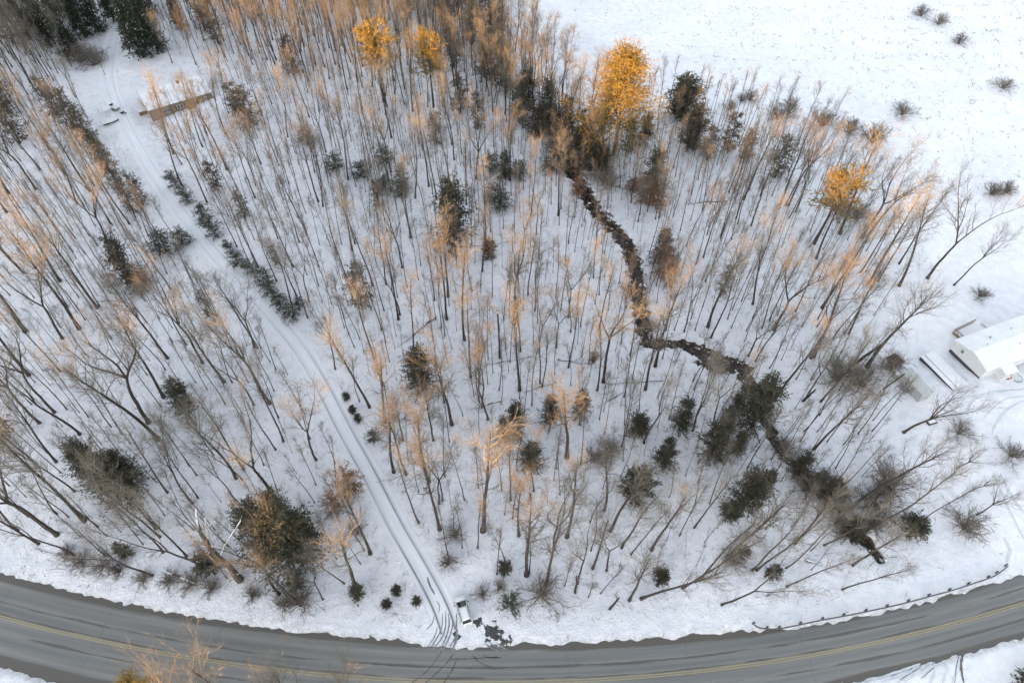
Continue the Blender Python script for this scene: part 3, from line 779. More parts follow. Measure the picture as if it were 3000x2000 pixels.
TREES = [
(0, 0, "690,492,7,.9;1195,1220,20,1.2;1140,1010,22,1.2;1195,1080,18,.8;1360,1330,21,1.1;1330,965,20,1;1490,1115,22,1.2;1480,880,20,1;1675,1300,20,1;1680,1220,18,.8;1500,745,18,.7;1340,1165,18,.7;1940,450,20,1.4;2025,535,18,1.2;2140,1000,20,.9;2120,1355,20,1;2090,1325,22,1.1;2065,1130,18,.8;1960,1430,18,.8;1500,1420,16,.6;1450,240,20,1;325,985,20,1.1;265,1115,20,1.1;235,1240,22,1.6;60,1270,22,1.2;45,1395,20,1.5;510,1340,20,1;590,1255,22,1.4;620,1220,18,.8;670,1250,16,.6;725,1470,20,.9;740,1480,16,.6;850,1470,22,1;1040,1555,14,.5;1830,1090,16,.7;1145,1560,12,.8;430,1150,18,.8;530,960,18,1;300,560,16,1;500,640,16,.9;2030,770,20,.9;1890,900,20,.9;1640,1420,18,.7"),
(1000, 0, "40,590,20,1;60,520,20,.8;45,1180,22,1.1;140,755,18,.8;330,905,22,1.3;330,1260,24,1.1;325,1130,22,1.2;195,1100,20,.8;355,1085,14,.6;575,1225,22,1.1;740,1050,22,.9;725,950,20,.8;485,1300,22,1;625,1310,22,1;850,1105,18,.7;885,1175,22,1.2;900,1040,18,.9;455,1560,22,1;245,1455,18,.7;820,1345,20,.8;715,1205,18,.8;700,1180,16,.6;1105,1185,22,1.1;1065,1310,20,.8;1245,1415,20,.9;1280,1540,18,.8;980,1520,16,.8;945,1566,22,1;1425,1415,22,1.1;1825,1230,16,.7;1755,1005,16,.7;1145,1170,16,.7;650,755,16,.7;1380,660,18,.9;1515,870,20,1;1100,860,20,1.3;2180,1100,16,.7;2115,1220,16,.7;470,730,22,1.2;300,700,22,.9;1620,1030,18,1;1440,1060,18,1;1700,1160,14,.8;790,1010,18,.6;1900,1330,16,.8;2060,1440,16,.7"),
(2000, 0, "300,1265,16,1.1;335,1265,18,1.2;400,1310,21,1.5;350,1435,18,.9;360,1470,17,.7;450,1480,20,1;510,1285,18,1.2;630,1365,22,1.5;675,1350,20,1;695,1348,22,1.2;740,1390,18,.7;700,1430,18,.8;250,1562,18,.8;160,1540,16,.8;390,1530,10,.8;1030,1535,25,1.7;180,1340,16,.7;100,1180,14,.7;860,1320,16,.7;980,1330,16,.6"),
(0, 650, "395,220,16,.9;640,160,14,.8;130,305,14,.8;225,498,14,.6;45,220,18,1;395,390,24,1.4;520,700,26,1.8;640,565,24,1.3;655,555,18,.7;410,765,25,1.3;170,720,24,2.6;190,1005,25,1.5;395,980,20,.8;360,1250,24,1.2;260,1320,24,1.3;525,1395,26,1;440,1230,18,.7;580,1280,16,.6;730,1345,18,.6;840,975,18,.6;1060,1215,16,.6;1075,1150,24,1.4;975,1315,26,2.0;1040,1430,26,1.6,-5;1085,970,18,.6;1100,895,24,1.2;1220,805,20,.7;1330,925,24,1.3;1470,1050,24,1.2;1530,845,20,.6;1495,735,18,.6;1620,810,12,.4;1770,1190,26,1.4,-8;1665,1200,22,.9;1525,1055,18,.6;1690,828,22,1,-5;1670,825,22,1,4;1410,655,16,.5;1425,625,16,.5;1275,415,16,.7;1120,440,18,1;975,95,16,.8;720,160,22,1.4;1860,1440,22,.8;1810,1495,20,.7;1830,1285,18,.5;1705,1115,14,.5;2075,1560,22,1.1;2035,1425,16,.6;1095,1418,10,.5;800,1395,16,.5;2200,965,20,.8;2020,630,18,.8;2030,525,18,.8;1920,555,20,.9;1945,485,20,.9;1815,390,18,.8;1695,300,20,1;1680,295,16,.6;1650,290,18,.7;1555,165,16,.9;1925,295,20,.9;1965,135,18,.8;2095,295,16,.5;2170,165,14,.6;1825,110,16,.9"),
(1000, 650, "70,190,18,1;90,145,18,1;460,105,18,1;205,420,22,1;295,410,20,1;375,640,22,1.2;385,610,20,.9;225,248,14,.6;75,505,20,.9;265,710,18,.7;400,300,20,1.2;505,382,16,.5;522,290,14,.5;612,515,18,.8;588,215,14,.7;700,490,22,1.3;692,640,22,1.2;808,775,24,1.2;850,1020,22,1.1;480,865,22,.8;215,900,22,.9;300,1000,10,.5;925,325,18,1.1;990,495,16,.6;850,95,14,.9;945,200,16,.8;1195,225,16,1;1140,670,24,1.4;1155,660,18,.8;1065,640,16,.6;1105,630,16,.5;930,825,14,.6;910,665,12,.4;1175,850,18,1;1225,480,18,1;1270,585,18,.8;1290,665,16,.6;1300,855,20,.8;1410,825,18,.9;1305,1060,18,1;1318,1080,18,.8;1400,1000,14,.6;1170,1105,24,1.4;1035,1105,16,.6;1250,1205,18,.7;960,1295,22,1.1;925,1215,20,1;905,1180,18,.8;870,1145,16,.5;725,1330,24,1.5;675,1185,20,.8;1440,580,16,.7;1490,625,20,1.1;1490,955,20,.9;1570,690,16,.7;1690,710,20,1;1720,1050,26,1.5;1680,1105,22,.9;1855,1150,18,.8;1995,1100,24,1.2;2060,945,24,1.4;1840,1475,18,.8;1480,1545,26,1.7;1985,1450,20,1;1880,470,12,.5;1820,405,14,.6;1655,370,18,.6;2130,715,16,.7;2185,710,14,.7;1910,1035,16,.6;1300,250,16,.6;1490,140,14,.8;290,1310,22,1.4;185,1215,22,1.2,-5;355,1430,14,.6;120,1180,14,.7"),
(2000, 650, "1175,105,23,2,6;1205,100,20,1.5,12;135,235,20,.9;25,160,18,.6;250,90,18,.8;875,240,22,1.3;1165,335,18,1;1200,330,18,.7;1220,410,24,1.7;1280,390,20,1;1420,275,22,.9;1420,420,24,1.4;915,565,24,1.4;740,590,18,1;885,640,20,.7;880,690,18,.6;600,710,24,1.5;570,650,18,.8;520,700,20,.7;460,540,24,1.1;165,690,24,1.4;185,760,22,1;130,560,16,.6;320,695,16,.5;295,640,16,.6;405,785,14,.6;478,915,18,1;490,850,14,.6;570,960,16,.6;840,890,26,1.4;865,890,22,.8;985,770,18,.7;1060,735,18,.8;1090,735,20,1.1;1005,920,16,.6;940,950,14,.5;1210,950,25,1.9;600,1175,22,1.4;800,1170,20,.9;905,1180,20,1;860,1490,20,1.4,8;75,1100,14,1;70,1045,14,.7;95,1265,16,.8;65,1370,20,1;195,1330,20,.9;10,720,20,.8;580,1560,16,.7"),
(0, 1300, "375,595,26,1.8;555,505,26,1.4;375,460,18,.7;490,312,18,1;370,118,20,1.2;645,543,18,.7;255,655,22,1,-10;120,570,20,1.1,-5;490,730,20,.8,-14;695,735,12,1;1050,610,22,.8;1025,555,22,1.2;1070,712,20,1;1225,738,22,.9;940,660,14,.5;900,600,12,.6;1080,470,14,.5;1100,320,20,.9;1265,390,22,1;1300,355,18,.8;1290,205,16,.7;1550,225,22,1.5;1600,165,22,1.1;1590,235,16,.6;1765,293,24,1.5;1490,880,14,.6;1830,985,20,1.5,-8;1960,1040,18,1.5,-8;2120,1020,16,.8;2210,755,12,.6;240,135,20,1;60,275,14,.6;1230,495,14,.5;1550,370,16,.8"),
(1000, 1300, "345,185,22,1.4;425,200,22,1.1;575,250,24,1.3;640,390,20,1;665,370,18,.8;680,215,16,.7;510,518,20,.9,-6;645,560,24,1.4;190,720,22,1.4;100,945,22,1.9;150,700,16,.5;125,785,14,.5;20,915,16,.8,-10;930,570,26,2.1;900,290,14,.6;1070,465,12,.6;1125,490,16,.7;1110,370,20,1;1150,175,16,.7;1165,600,20,1.3;1260,310,18,.8;1215,860,24,1.7;1235,850,14,1;1345,925,24,1.3,3;1395,690,22,1.3;1480,610,24,1.4;1460,470,16,.6;1650,815,20,1.2;1630,515,16,.7,5;1550,915,22,.8;1465,930,10,.9;1740,830,20,.9;1700,980,14,.6,6;1620,1005,10,.8;1765,570,22,1.5;1725,435,22,1.2;1840,680,20,1.1,4;1900,725,16,.9,12;1890,1025,20,1.2,4;2035,695,22,1.3;2150,350,14,.5;740,555,8,.5"),
(2000, 1300, "75,550,18,.8,5;290,745,22,1.6,6;455,830,20,1,8;485,830,20,1,14;110,895,20,1.1,8;255,1055,18,1.1,28;0,945,20,1.1,18;735,650,22,1.3,-4;840,700,12,.7,8;925,665,16,.9,20;1115,795,16,1.4,10;675,815,18,.7,22;680,935,14,1.1,32;1045,955,14,1,22;1190,580,22,1,12;1100,420,22,1.5,10;1455,570,16,.7,16"),
]
for ox, oy, s in TREES: T_(ox, oy, s)
# singled-out trees of the open ground on the right
place_tree(2000+1605/2.24, 650+370/2.24, 24, 1.6, 2, 'bigfork')
place_tree(2000+1780/2.24, 650+415/2.24, 16, 1.2, 12, 'bigfork')
place_tree(2000+1450/2.24, 650+1380/2.24, 14, 2.0, 22, 'open')
place_tree(2000+1800/2.24, 1300+160/2.24, 6, .9, 20, 'open')
place_tree(2000+1905/2.24, 1300+300/2.24, 5, .9, 20, 'open')
place_tree(2000+1930/2.24, 1300+465/2.24, 7, .9, 18, 'open')
place_tree(2000+430/2.24, 650+880/2.24, 16, 1.6, 4, 'bigfork')
place_tree(1000+1965/2.24, 1300+1015/2.24, 17, 1.7, 30, 'big')
place_tree(1345/2.24, 1300+865/2.24-20, 1.5+18, 1.2, -20, 'midfork')
# round tan crowns in the sunshine on the left
for px, py, h, sc in ((575, 190, 15, .9), (505, 185, 13, .8), (800, 150, 17, 1.2), (740, 190, 15, .9), (170, 215, 12, .9), (110, 215, 12, .8), (30, 250, 15, 1), (20, 360, 17, 1), (70, 800, 18, 1.2), (30, 760, 16, 1), (765, 480, 15, .9),
                      (1975, 830, 11, .8), (1930, 640, 13, 1), (1870, 650, 12, .9), (1885, 900, 9, .7), (1860, 800, 9, .7), (1270, 1290, 16, 1.2), (1180, 1290, 15, 1), (800, 1650, 12, 1.2)):
    place_tree(px, py, h, sc, 0, 'dense')
place_tree(448, 1685, 14, 2.0, -28, 'bigfork')
# trees rooted just below the frame, only their crowns in view
for px, py, h, k, lean in ((700, 2075, 23, 'dense', 0), (950, 2095, 21, 'dense', 0), (640, 2095, 21, 'dense', -3), (1030, 2110, 20, 'dense', 3)):
    place_tree(px, py, h, 1.0, lean, k)
SPECS.sort(key=lambda d: -d['size'])
print('bare trees', len(SPECS))
for d in SPECS[:300]:
    e = empty('bare_tree', d['loc']); e.scale = d['sc']; e.rotation_euler = d['q'].to_euler()
    tm, cm = MESHES[d['kind']][d['i']]
    link('trunk', tm, e); link('crown', cm, e)
    e['category'] = 'tree'; e['group'] = 'bare deciduous trees in the snowy wood'
    THINGS.append((e, d['px'], d['py'], d['look'], 'bare trunk'))

# the rest of the wood, past the nearest three hundred: one mass
taken = np.array([d['loc'][:2] for d in SPECS])
fm = MB(); cand = []
FARP = [(-300, -120), (1440, -120), (1500, 120), (1580, 220), (1740, 360), (1700, 440), (1250, 330), (1000, 240), (650, 170), (520, 60), (380, -20), (330, 10), (200, 200), (60, 330), (-200, 420)]
CX = rng.uniform([-215, 20], [95, 300], (14000, 2)); CPX, CPY = proj_np(CX[:, 0], CX[:, 1])
CF = in_poly(CPX, CPY, FARP); CO = is_open(CX[:, 0], CX[:, 1]); rr_ = rng.random(len(CX))
ok = (CPX > -350) & (CPX < 2560) & (CPY < 1700) & (CPY > -160) & (CF | (~CO & (rr_ < np.where(CPY < 800, .85, .75))))
CX = CX[ok]; CF = CF[ok]; f = fields(CX[:, 0], CX[:, 1])
ok = (f[3] > .6) & (f[5] > np.where(CX[:, 1] > 85, 7.5, 4.2)) & (f[4] > 4); CX = CX[ok]; CF = CF[ok]; CZ = f[0][ok]
for (x, y), far, zc in zip(CX, CF, CZ):
    d2 = ((taken-[x, y])**2).sum(1).min()
    md = 2.5 if far else 2.1
    if d2 < md*md: continue
    taken = np.vstack([taken, [x, y]]); cand.append((x, y, float(zc), far))
print('stuff trees', len(cand))
AR = {k: [(t.arrays(), c.arrays()) for t, c in KINDS[k]] for k in ('pole', 'mid', 'midfork', 'thin')}
for x, y, zz, far in cand:
    k = random.choice(['mid', 'mid', 'midfork', 'pole']) if far else random.choice(['thin', 'thin', 'pole'])
    ta, ca = random.choice(AR[k]); h = rng.uniform(15, 23) if far else rng.uniform(8, 19); s = h/20; a = rng.uniform(0, 6.28)
    R = np.array([[math.cos(a), math.sin(a), 0], [-math.sin(a), math.cos(a), 0], [0, 0, 1]])*s
    sh = np.array([[1, 0, 0], [0, 1, 0], [rng.normal(0, .04), rng.normal(0, .04), 1]])
    for arr, m in ((ta, 0), (ca, 1)):
        fm.add(arr[0]@R@sh+[x, y, zz-.05], arr[1], arr[2], m)
for d in SPECS[300:]:
    M4 = Matrix.Translation(d['loc'])@d['q']@Matrix.Diagonal((*d['sc'], 1)); A4 = np.array(M4)
    for arr, m in zip((KINDS[d['kind']][d['i']][0].arrays(), KINDS[d['kind']][d['i']][1].arrays()), (0, 1)):
        fm.add(arr[0]@A4[:3, :3].T+A4[:3, 3], arr[1], arr[2], m)
tag(fm.obj('wood', [M_TRUNK, M_LIMB], smooth=True), 'dense mass of more distant bare trees filling the wood', 'wood', kind='stuff')

# ---------------------------------------------------------------- evergreens
def gen_conifer(seed, H=12.0, W=7.0, form='hemlock', card=.34, dens=1.0, cb=.06):
    r = np.random.default_rng(seed)
    n = 9; P = np.zeros((1, n, 3)); P[0, :, 2] = np.linspace(0, H*.98, n); P[0, :, :2] += np.cumsum(r.normal(0, .05, (n, 2)), 0); P[0, 0, :2] = 0
    R = (H*.018*(1-np.linspace(0, 1, n)*.93))[None]
    tr = MB(); tr.tubes(P, R, 7)
    if form == 'spruce': sh = lambda t: np.clip(1.05-t, .03, 1)**.9
    elif form == 'round': sh = lambda t: np.sqrt(np.clip(1-((t-.45)/.6)**2, .05, 1))
    elif form == 'pine': sh = (lambda t: np.clip((1-t)/(1-cb), .06, 1)**.8*(1+.28*np.sin(t*37+seed))) if cb < .45 else (lambda t: np.sqrt(np.clip(1-((t-.66)/.40)**2, .06, 1)))
    else: sh = lambda t: np.clip(1.15-t, .08, 1)**.65*(1+.3*np.sin(t*29+seed))
    nb = int(H*7*dens+26) if form != 'pine' else int(H*3.6*dens+14)
    BP, BR = spawn(r, P, R, nb, cb, .985, 82 if form != 'pine' else 80, W/2, 6, -.015 if form != 'pine' else .015, .07, .3, sh)
    BR = np.clip(BR, .012, .08); tr.tubes(BP, BR, 3)
    LP, LR = spawn(r, BP, BR, 9, .12, 1.0, 48, W*.14, 4, -.02 if form != 'pine' else .03, .12, .6)
    lv = MB()
    def cards(PP, k, cs):
        M, K, _ = PP.shape
        t = r.random((M, k))*(K-1); i = np.minimum(t.astype(int), K-2); fr = (t-i)[..., None]; a = np.arange(M)[:, None]
        pos = (PP[a, i]*(1-fr)+PP[a, i+1]*fr).reshape(-1, 3); tan = unit(PP[a, i+1]-PP[a, i]).reshape(-1, 3)
        m = len(pos); d = unit(tan+r.normal(0, .45, (m, 3))); pos = pos+r.normal(0, cs*.22, (m, 3))
        side = unit(np.cross(d, unit(np.array([0, 0, 1.0])+r.normal(0, .5, (m, 3)))))
        L = cs*(.6+.8*r.random((m, 1))); w = L*.2*(.7+.6*r.random((m, 1)))
        V = np.stack([pos-d*L*.3, pos+side*w, pos+d*L*.75, pos-side*w], 1)
        q = np.arange(m*4).reshape(-1, 4); lv.add(V.reshape(-1, 3), q)
    cards(LP, int(9*dens) if form != 'pine' else 26, card); cards(BP, int(9*dens) if form != 'pine' else 6, card)
    return tr, lv

CON = {}
def con(kind, n, mat, **kw):
    CON[kind] = []
    for i in range(n):
        t, l = gen_conifer(hash_(kind)+i*7, **kw)
        CON[kind].append((t.mesh('trunk', M_TRUNK), l.mesh('foliage', mat)))
    CON[kind].append((kw['H'], kw['W']))
con('hemlock', 4, M_HEM, H=13, W=8.6, form='hemlock', card=.32, dens=1.15)
con('spruce', 2, M_SPR, H=20, W=8.5, form='spruce', card=.5, dens=1.1)
con('cedar', 1, M_HEM, H=12, W=7, form='round', card=.36, dens=1.5)
con('goldpine', 2, M_SUNLIT_PINE, H=20, W=10, form='pine', card=.3, cb=.5)
con('bigpine', 1, M_SUNLIT_PINE, H=29, W=25, form='pine', card=.34, cb=.27, dens=2.1)
con('olive', 2, M_OLIVE, H=13, W=6.5, form='round', card=.4, dens=.62)
con('young', 2, M_HEM, H=5, W=4.2, form='round', card=.2, dens=1.7)
con('laurel', 2, M_LAUREL, H=4, W=4.2, form='round', card=.2, dens=1.0)
con('beech', 2, M_BEECH, H=6, W=5, form='round', card=.22, dens=.8)

def place_con(kind, px, py, h, wf=1.0, look='dark evergreen tree', lean=0, name='evergreen_tree'):
    p = ground_at(px, py)
    e = empty(name, (p.x, p.y, p.z-.05), random.uniform(0, 6.28))
    H, W = CON[kind][-1]; s = h/H
    e.scale = (s*wf, s*wf, s); e.rotation_euler = (Matrix.Rotation(math.radians(lean), 4, 'Y')@Matrix.Rotation(random.uniform(0, 6.28), 4, 'Z')).to_euler()
    tm, fm_ = random.choice(CON[kind][:-1])
    link('trunk', tm, e); link('foliage', fm_, e)
    e['category'] = 'tree' if h > 5.5 else 'shrub'
    e['group'] = dict(hemlock='dark hemlocks', spruce='snow-flecked spruces', cedar='dark hemlocks', goldpine='pines', bigpine='pines', olive='olive brown evergreens', young='young evergreens', laurel='evergreen shrubs', beech='shrubs holding dead leaves')[kind]
    THINGS.append((e, px, py, look, 'evergreen'))
    return e

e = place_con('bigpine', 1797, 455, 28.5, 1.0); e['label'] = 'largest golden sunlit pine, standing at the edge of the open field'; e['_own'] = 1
e = place_con('cedar', 1990, 345, 11.5, 1.4); e['label'] = 'round dark green cedar beside the open field, right of the large golden pine'; e['_own'] = 1
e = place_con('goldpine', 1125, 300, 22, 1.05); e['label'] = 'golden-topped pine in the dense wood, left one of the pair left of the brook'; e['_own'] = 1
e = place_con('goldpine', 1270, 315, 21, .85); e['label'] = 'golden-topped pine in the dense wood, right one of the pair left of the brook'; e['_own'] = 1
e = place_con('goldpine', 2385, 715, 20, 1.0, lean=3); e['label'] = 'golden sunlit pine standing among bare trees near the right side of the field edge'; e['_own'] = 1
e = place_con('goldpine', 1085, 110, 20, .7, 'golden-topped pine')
for px, py, h, wf in ((420, 170, 21, 1), (462, 150, 20, .9), (395, 120, 19, .9), (215, 165, 17, 1), (150, 130, 18, 1), (250, 110, 17, 1), (290, 92, 18, .9), (90, 110, 18, .8), (335, 62, 17, .8), (385, 50, 18, 1), (440, 60, 17, .9), (530, 85, 17, .7), (180, 50, 18, .9)):
    place_con('spruce', px, py, h, wf, 'snow-flecked dark spruce')
for px, py, h, wf in ((1330, 722, 18, .85), (1240, 1140, 12, .9), (400, 838, 14, .8), (560, 1208, 10, .85), (385, 1475, 14, .85), (315, 1420, 13, .8), (400, 1425, 11, .8), (275, 1385, 9, .75), (868, 1645, 17, 1.0), (795, 1595, 14, .85), (840, 1550, 12, .9), (905, 1600, 10, .85), (1556, 1362, 7, 1.1),
                      (1510, 1275, 10, .72), (1475, 1290, 7, .7), (1612, 1245, 9, .72), (1702, 1220, 8, .75), (1940, 1368, 9, .8), (1988, 1262, 10, .75), (2200, 1255, 15, .85), (2140, 1225, 8, .7), (2085, 1330, 12, .85), (2150, 1330, 7, .8), (2178, 1492, 12, .9), (2225, 1450, 8, .7),
                      (2335, 1392, 7, 1.0), (2425, 1455, 6, 1.1), (2385, 1425, 5, 1.1), (2478, 1572, 6, 1.2), (1600, 365, 13, .9), (1545, 320, 12, .9), (1480, 270, 13, .9), (1905, 575, 13, .85), (1890, 425, 9, .8), (1930, 775, 10, .9), (1480, 525, 8, .9),
                      (1655, 395, 11, .9), (1712, 452, 9, 1.1), (1668, 512, 7, 1.1), (1765, 505, 7, 1.1), (1588, 400, 10, .9), (1520, 360, 12, .8), (2015, 430, 12, .9), (1420, 230, 13, .8), (1630, 430, 11, .9), (1690, 470, 9, 1), (1740, 500, 8, 1.1), (2430, 1480, 6, 1.2), (875, 1720, 6, .9)):
    place_con('hemlock', px, py, h, wf, 'dark bushy hemlock')
for px, py, h, wf in ((1340, 60, 16, .8), (1400, 90, 15, .9), (1440, 110, 16, .9), (1310, 130, 14, .9), (1290, 30, 15, 1), (1200, 40, 14, .8), (1450, 240, 14, .9), (1560, 400, 11, .9), (1350, 330, 12, .9), (1400, 380, 11, .8), (1700, 430, 11, 1.1), (1750, 420, 10, 1.1), (1840, 450, 10, 1), (2030, 440, 13, 1.1), (2070, 470, 10, .9), (600, 90, 14, .8), (640, 130, 14, .9), (20, 60, 15, .9), (45, 130, 15, .9), (1062, 905, 13, .8), (810, 775, 6, .8), (2130, 450, 12, .9), (2270, 520, 12, 1), (735, 375, 12, 1.1), (700, 340, 10, 1), (232, 400, 14, .9), (275, 432, 12, .8), (170, 345, 12, .9), (312, 500, 12, .8), (352, 555, 13, .75), (395, 625, 10, .7), (30, 330, 15, 1), (60, 420, 14, 1), (420, 600, 9, .9), (640, 560, 9, .9), (720, 640, 8, .8),
                      (2180, 470, 9, 1), (1460, 160, 15, .9), (1380, 130, 15, .9), (1330, 200, 14, .8), (860, 220, 12, 1), (2110, 870, 10, .6), (25, 1290, 10, 1), (1110, 610, 8, .8), (620, 930, 8, .7), (1280, 420, 9, 1), (1180, 550, 7, 1)):
    place_con('olive', px, py, h, wf, 'olive brown evergreen')
for px, py, h, wf in ((1866, 1264, 5, 1), (1861, 1448, 7, 1), (2259, 1688, 3.5, .8), (2174, 1628, 3, .8), (1480, 1674, 4, .65), (1163, 1735, 2.6, .75), (1134, 1773, 2, .95), (1221, 1765, 2, .9), (1433, 755, 5, .8), (616, 1665, 5, .9), (2665, 1553, 4, 1.3), (2135, 1510, 4, 1), (1930, 1700, 4, .8), (1050, 1745, 3.5, .8), (1015, 1168, 1.8, 1), (1033, 1207, 1.8, 1), (1050, 1232, 1.8, 1), (375, 1625, 4, .7), (3015, 2010, 6, 1)):
    place_con('young', px, py, h, wf, 'small dark evergreen')
for px, py, h, wf in ((632, 693, 5, .75), (676, 738, 3, .75), (702, 778, 3.4, .9), (738, 800, 3.2, .9), (778, 838, 4, .85), (795, 866, 3.2, .8), (826, 900, 3.6, .9), (856, 935, 3.6, .85), (518, 548, 4, .85), (551, 592, 3.6, .9), (603, 645, 4, .8), (880, 900, 2.5, .8), (1495, 1778, 2.8, 1), (480, 740, 5, 1), (540, 720, 4, .9), (1125, 480, 4, 1), (1060, 520, 4, 1), (1440, 500, 4, 1), (1520, 520, 4, 1), (1450, 590, 4, 1), (1175, 570, 4, 1), (1125, 560, 4, 1), (980, 500, 4, 1), (900, 420, 4, 1), (1610, 500, 4, 1), (1470, 610, 4, 1), (1850, 560, 3, 1), (1098, 1288, 2.5, .9)):
    place_con('laurel', px, py, h*1.12, wf*1.1, 'green snow-dusted shrub', name='evergreen_shrub')
for px, py, h, wf in ((1690, 570, 5, 1), (1880, 590, 7, 1.2), (1920, 610, 7, 1), (1940, 800, 7, 1), (1955, 830, 6, 1), (1030, 1440, 7, .9), (980, 1500, 6, .8), (420, 850, 5, 1.3), (1740, 1060, 3, 1)):
    place_con('beech', px, py, h, wf, 'rusty brown shrub holding dead leaves', name='leafy_shrub')

# ---------------------------------------------------------------- bare shrubs
def gen_bush(seed, n=26, H=2.0, W=1.4):
    r = np.random.default_rng(seed); m = MB()
    az = r.uniform(0, 6.28, n); th = np.abs(r.normal(0, .55, n))+.1; D = np.stack([np.cos(az)*np.sin(th)*W, np.sin(az)*np.sin(th)*W, np.cos(th)], 1)
    P = np.zeros((n, 5, 3)); P[:, 0] = r.normal(0, .12, (n, 3))*[1, 1, 0]
    for k in range(1, 5):
        D = unit(D+r.normal(0, .15, D.shape)+[0, 0, .05]); P[:, k] = P[:, k-1]+D*(H/4*r.uniform(.6, 1.1, (n, 1)))
    R = np.repeat(np.linspace(.035, .014, 5)[None], n, 0); m.tubes(P, R, 4, cap=False)
    B, BR = spawn(r, P, R, 6, .2, 1, 38, H*.35, 4, .03, .2, .7); BR = np.maximum(BR, .011); m.tubes(B, BR, 3)
    C, CR = spawn(r, B, BR, 4, .3, 1, 38, H*.2, 3, .03, .2, .8); CR = np.maximum(CR, .009); m.tubes(C, CR, 3)
    return m.mesh('branches', M_BUSH)
BUSH = [gen_bush(40+i) for i in range(4)]
def place_bush(px, py, h, wf=1.0, look='bare twiggy bush'):
    p = ground_at(px, py)
    o = link('bare_bush', random.choice(BUSH)); o.location = (p.x, p.y, p.z-.04); o.scale = (h/2*wf, h/2*wf, h/2); o.rotation_euler = (0, 0, random.uniform(0, 6.28))
    o['category'] = 'bush'; o['group'] = 'bare bushes'
    THINGS.append((o, px, py, look, 'bare bush'))
for px, py, h, w in ((2138, 320, 2.6, 1), (2170, 297, 2.2, 1), (2198, 293, 2.8, 1.2), (2313, 330, 4, 1), (2407, 367, 4.2, 1.2), (2482, 388, 4, 1), (2555, 415, 4.5, 1.2), (2643, 336, 3, 1.4), (2277, 350, 3.5, 1.4), (2935, 258, 2.6, 1.6), (2697, 46, 3, 1.3), (2748, 72, 3.2, 1.2), (2808, 128, 3, 1.1),
                     (2905, 568, 2.6, 1.5), (2948, 562, 2.6, 1.2), (2870, 868, 2, 1.3), (2822, 1540, 3, 1.6), (2960, 1335, 2.6, 1.3), (1316, 1650, 2, 1.2), (1412, 1742, 2, 1), (1462, 1722, 1.8, 1), (2810, 1270, 2.4, 1.4), (1590, 1745, 3, 1.5),
                     (1330, 1570, 2.4, 1.2), (300, 1660, 1.8, 1.7), (240, 1648, 1.7, 1.6), (350, 1675, 1.6, 1.5), (560, 1712, 1.5, 1.9), (500, 1700, 1.5, 1.7), (620, 1725, 1.4, 1.7), (200, 1620, 1.5, 1.5), (420, 1700, 1.4, 1.6), (740, 1745, 1.4, 1.7), (830, 1770, 1.5, 1.6), (880, 1770, 2.6, 1.4), (2500, 640, 4, 1.3), (1050, 1560, 2, 1), (1785, 1320, 1.8, 2), (1740, 1345, 1.8, 2),
                     (1650, 470, 5, 1.5), (1700, 500, 5, 1.5), (1745, 470, 5, 1.4), (1780, 540, 4, 1.4), (1630, 420, 5, 1.4), (2300, 1320, 2.5, 1.5), (2360, 1440, 3, 1.6), (2440, 1440, 3, 1.6), (2450, 1520, 3, 1.5), (2560, 1480, 4, 1.5), (2600, 1430, 4, 1.6), (2560, 1540, 3, 1.5), (2220, 1180, 3, 1.4), (2100, 1085, 2, 1.6), (1900, 960, 2, 1.5), (1840, 860, 2, 1.5), (2450, 1110, 4, 1.5), (2520, 1130, 4, 1.5), (2600, 1080, 3.5, 1.3), (2150, 1650, 2, 1.5), (280, 190, 5, 1.3), (240, 180, 5, 1.4)):
    place_bush(px, py, h, w)

# ---------------------------------------------------------------- undergrowth, litter, field weeds
um = MB(); n = 0
BP = []
U = rng.uniform([-170, 28], [110, 230], (26000, 2))
px_, py_ = proj_np(U[:, 0], U[:, 1])
F = fields(U[:, 0], U[:, 1])
ok = (~is_open(U[:, 0], U[:, 1])) & (F[4] > 2.5) & (F[5] > 2.6) & (F[3] > .2) & (px_ > -120) & (px_ < 3100) & (py_ < 1900) & (wob(U[:, 0], U[:, 1], 9, 21) > rng.normal(-.1, .5, len(U)))
U = U[ok][:13000]; Z = F[0][ok][:13000]; k = len(U)
d = unit(rng.normal(0, .28, (k, 3))+[0, 0, 1]); hgt = rng.gamma(2.6, .62, k)+.3
P = np.zeros((k, 5, 3)); P[:, 0] = np.c_[U, Z-.05]
for i in range(1, 5):
    d = unit(d+rng.normal(0, .13, d.shape)+[0, 0, .02]); P[:, i] = P[:, i-1]+d*(hgt/4)[:, None]
R = np.clip(hgt*.009, .013, .04)[:, None]*np.linspace(1, .5, 5)[None]
um.tubes(P, R, 3)
B, BR = spawn(rng, P, R, 5, .3, 1, 42, .6, 4, .03, .18, .7); BR = np.maximum(BR, .010); um.tubes(B, BR, 3)
tag(um.obj('undergrowth', M_BUSH, smooth=True), 'thin bare saplings and brush standing in the forest snow', 'undergrowth', kind='stuff')

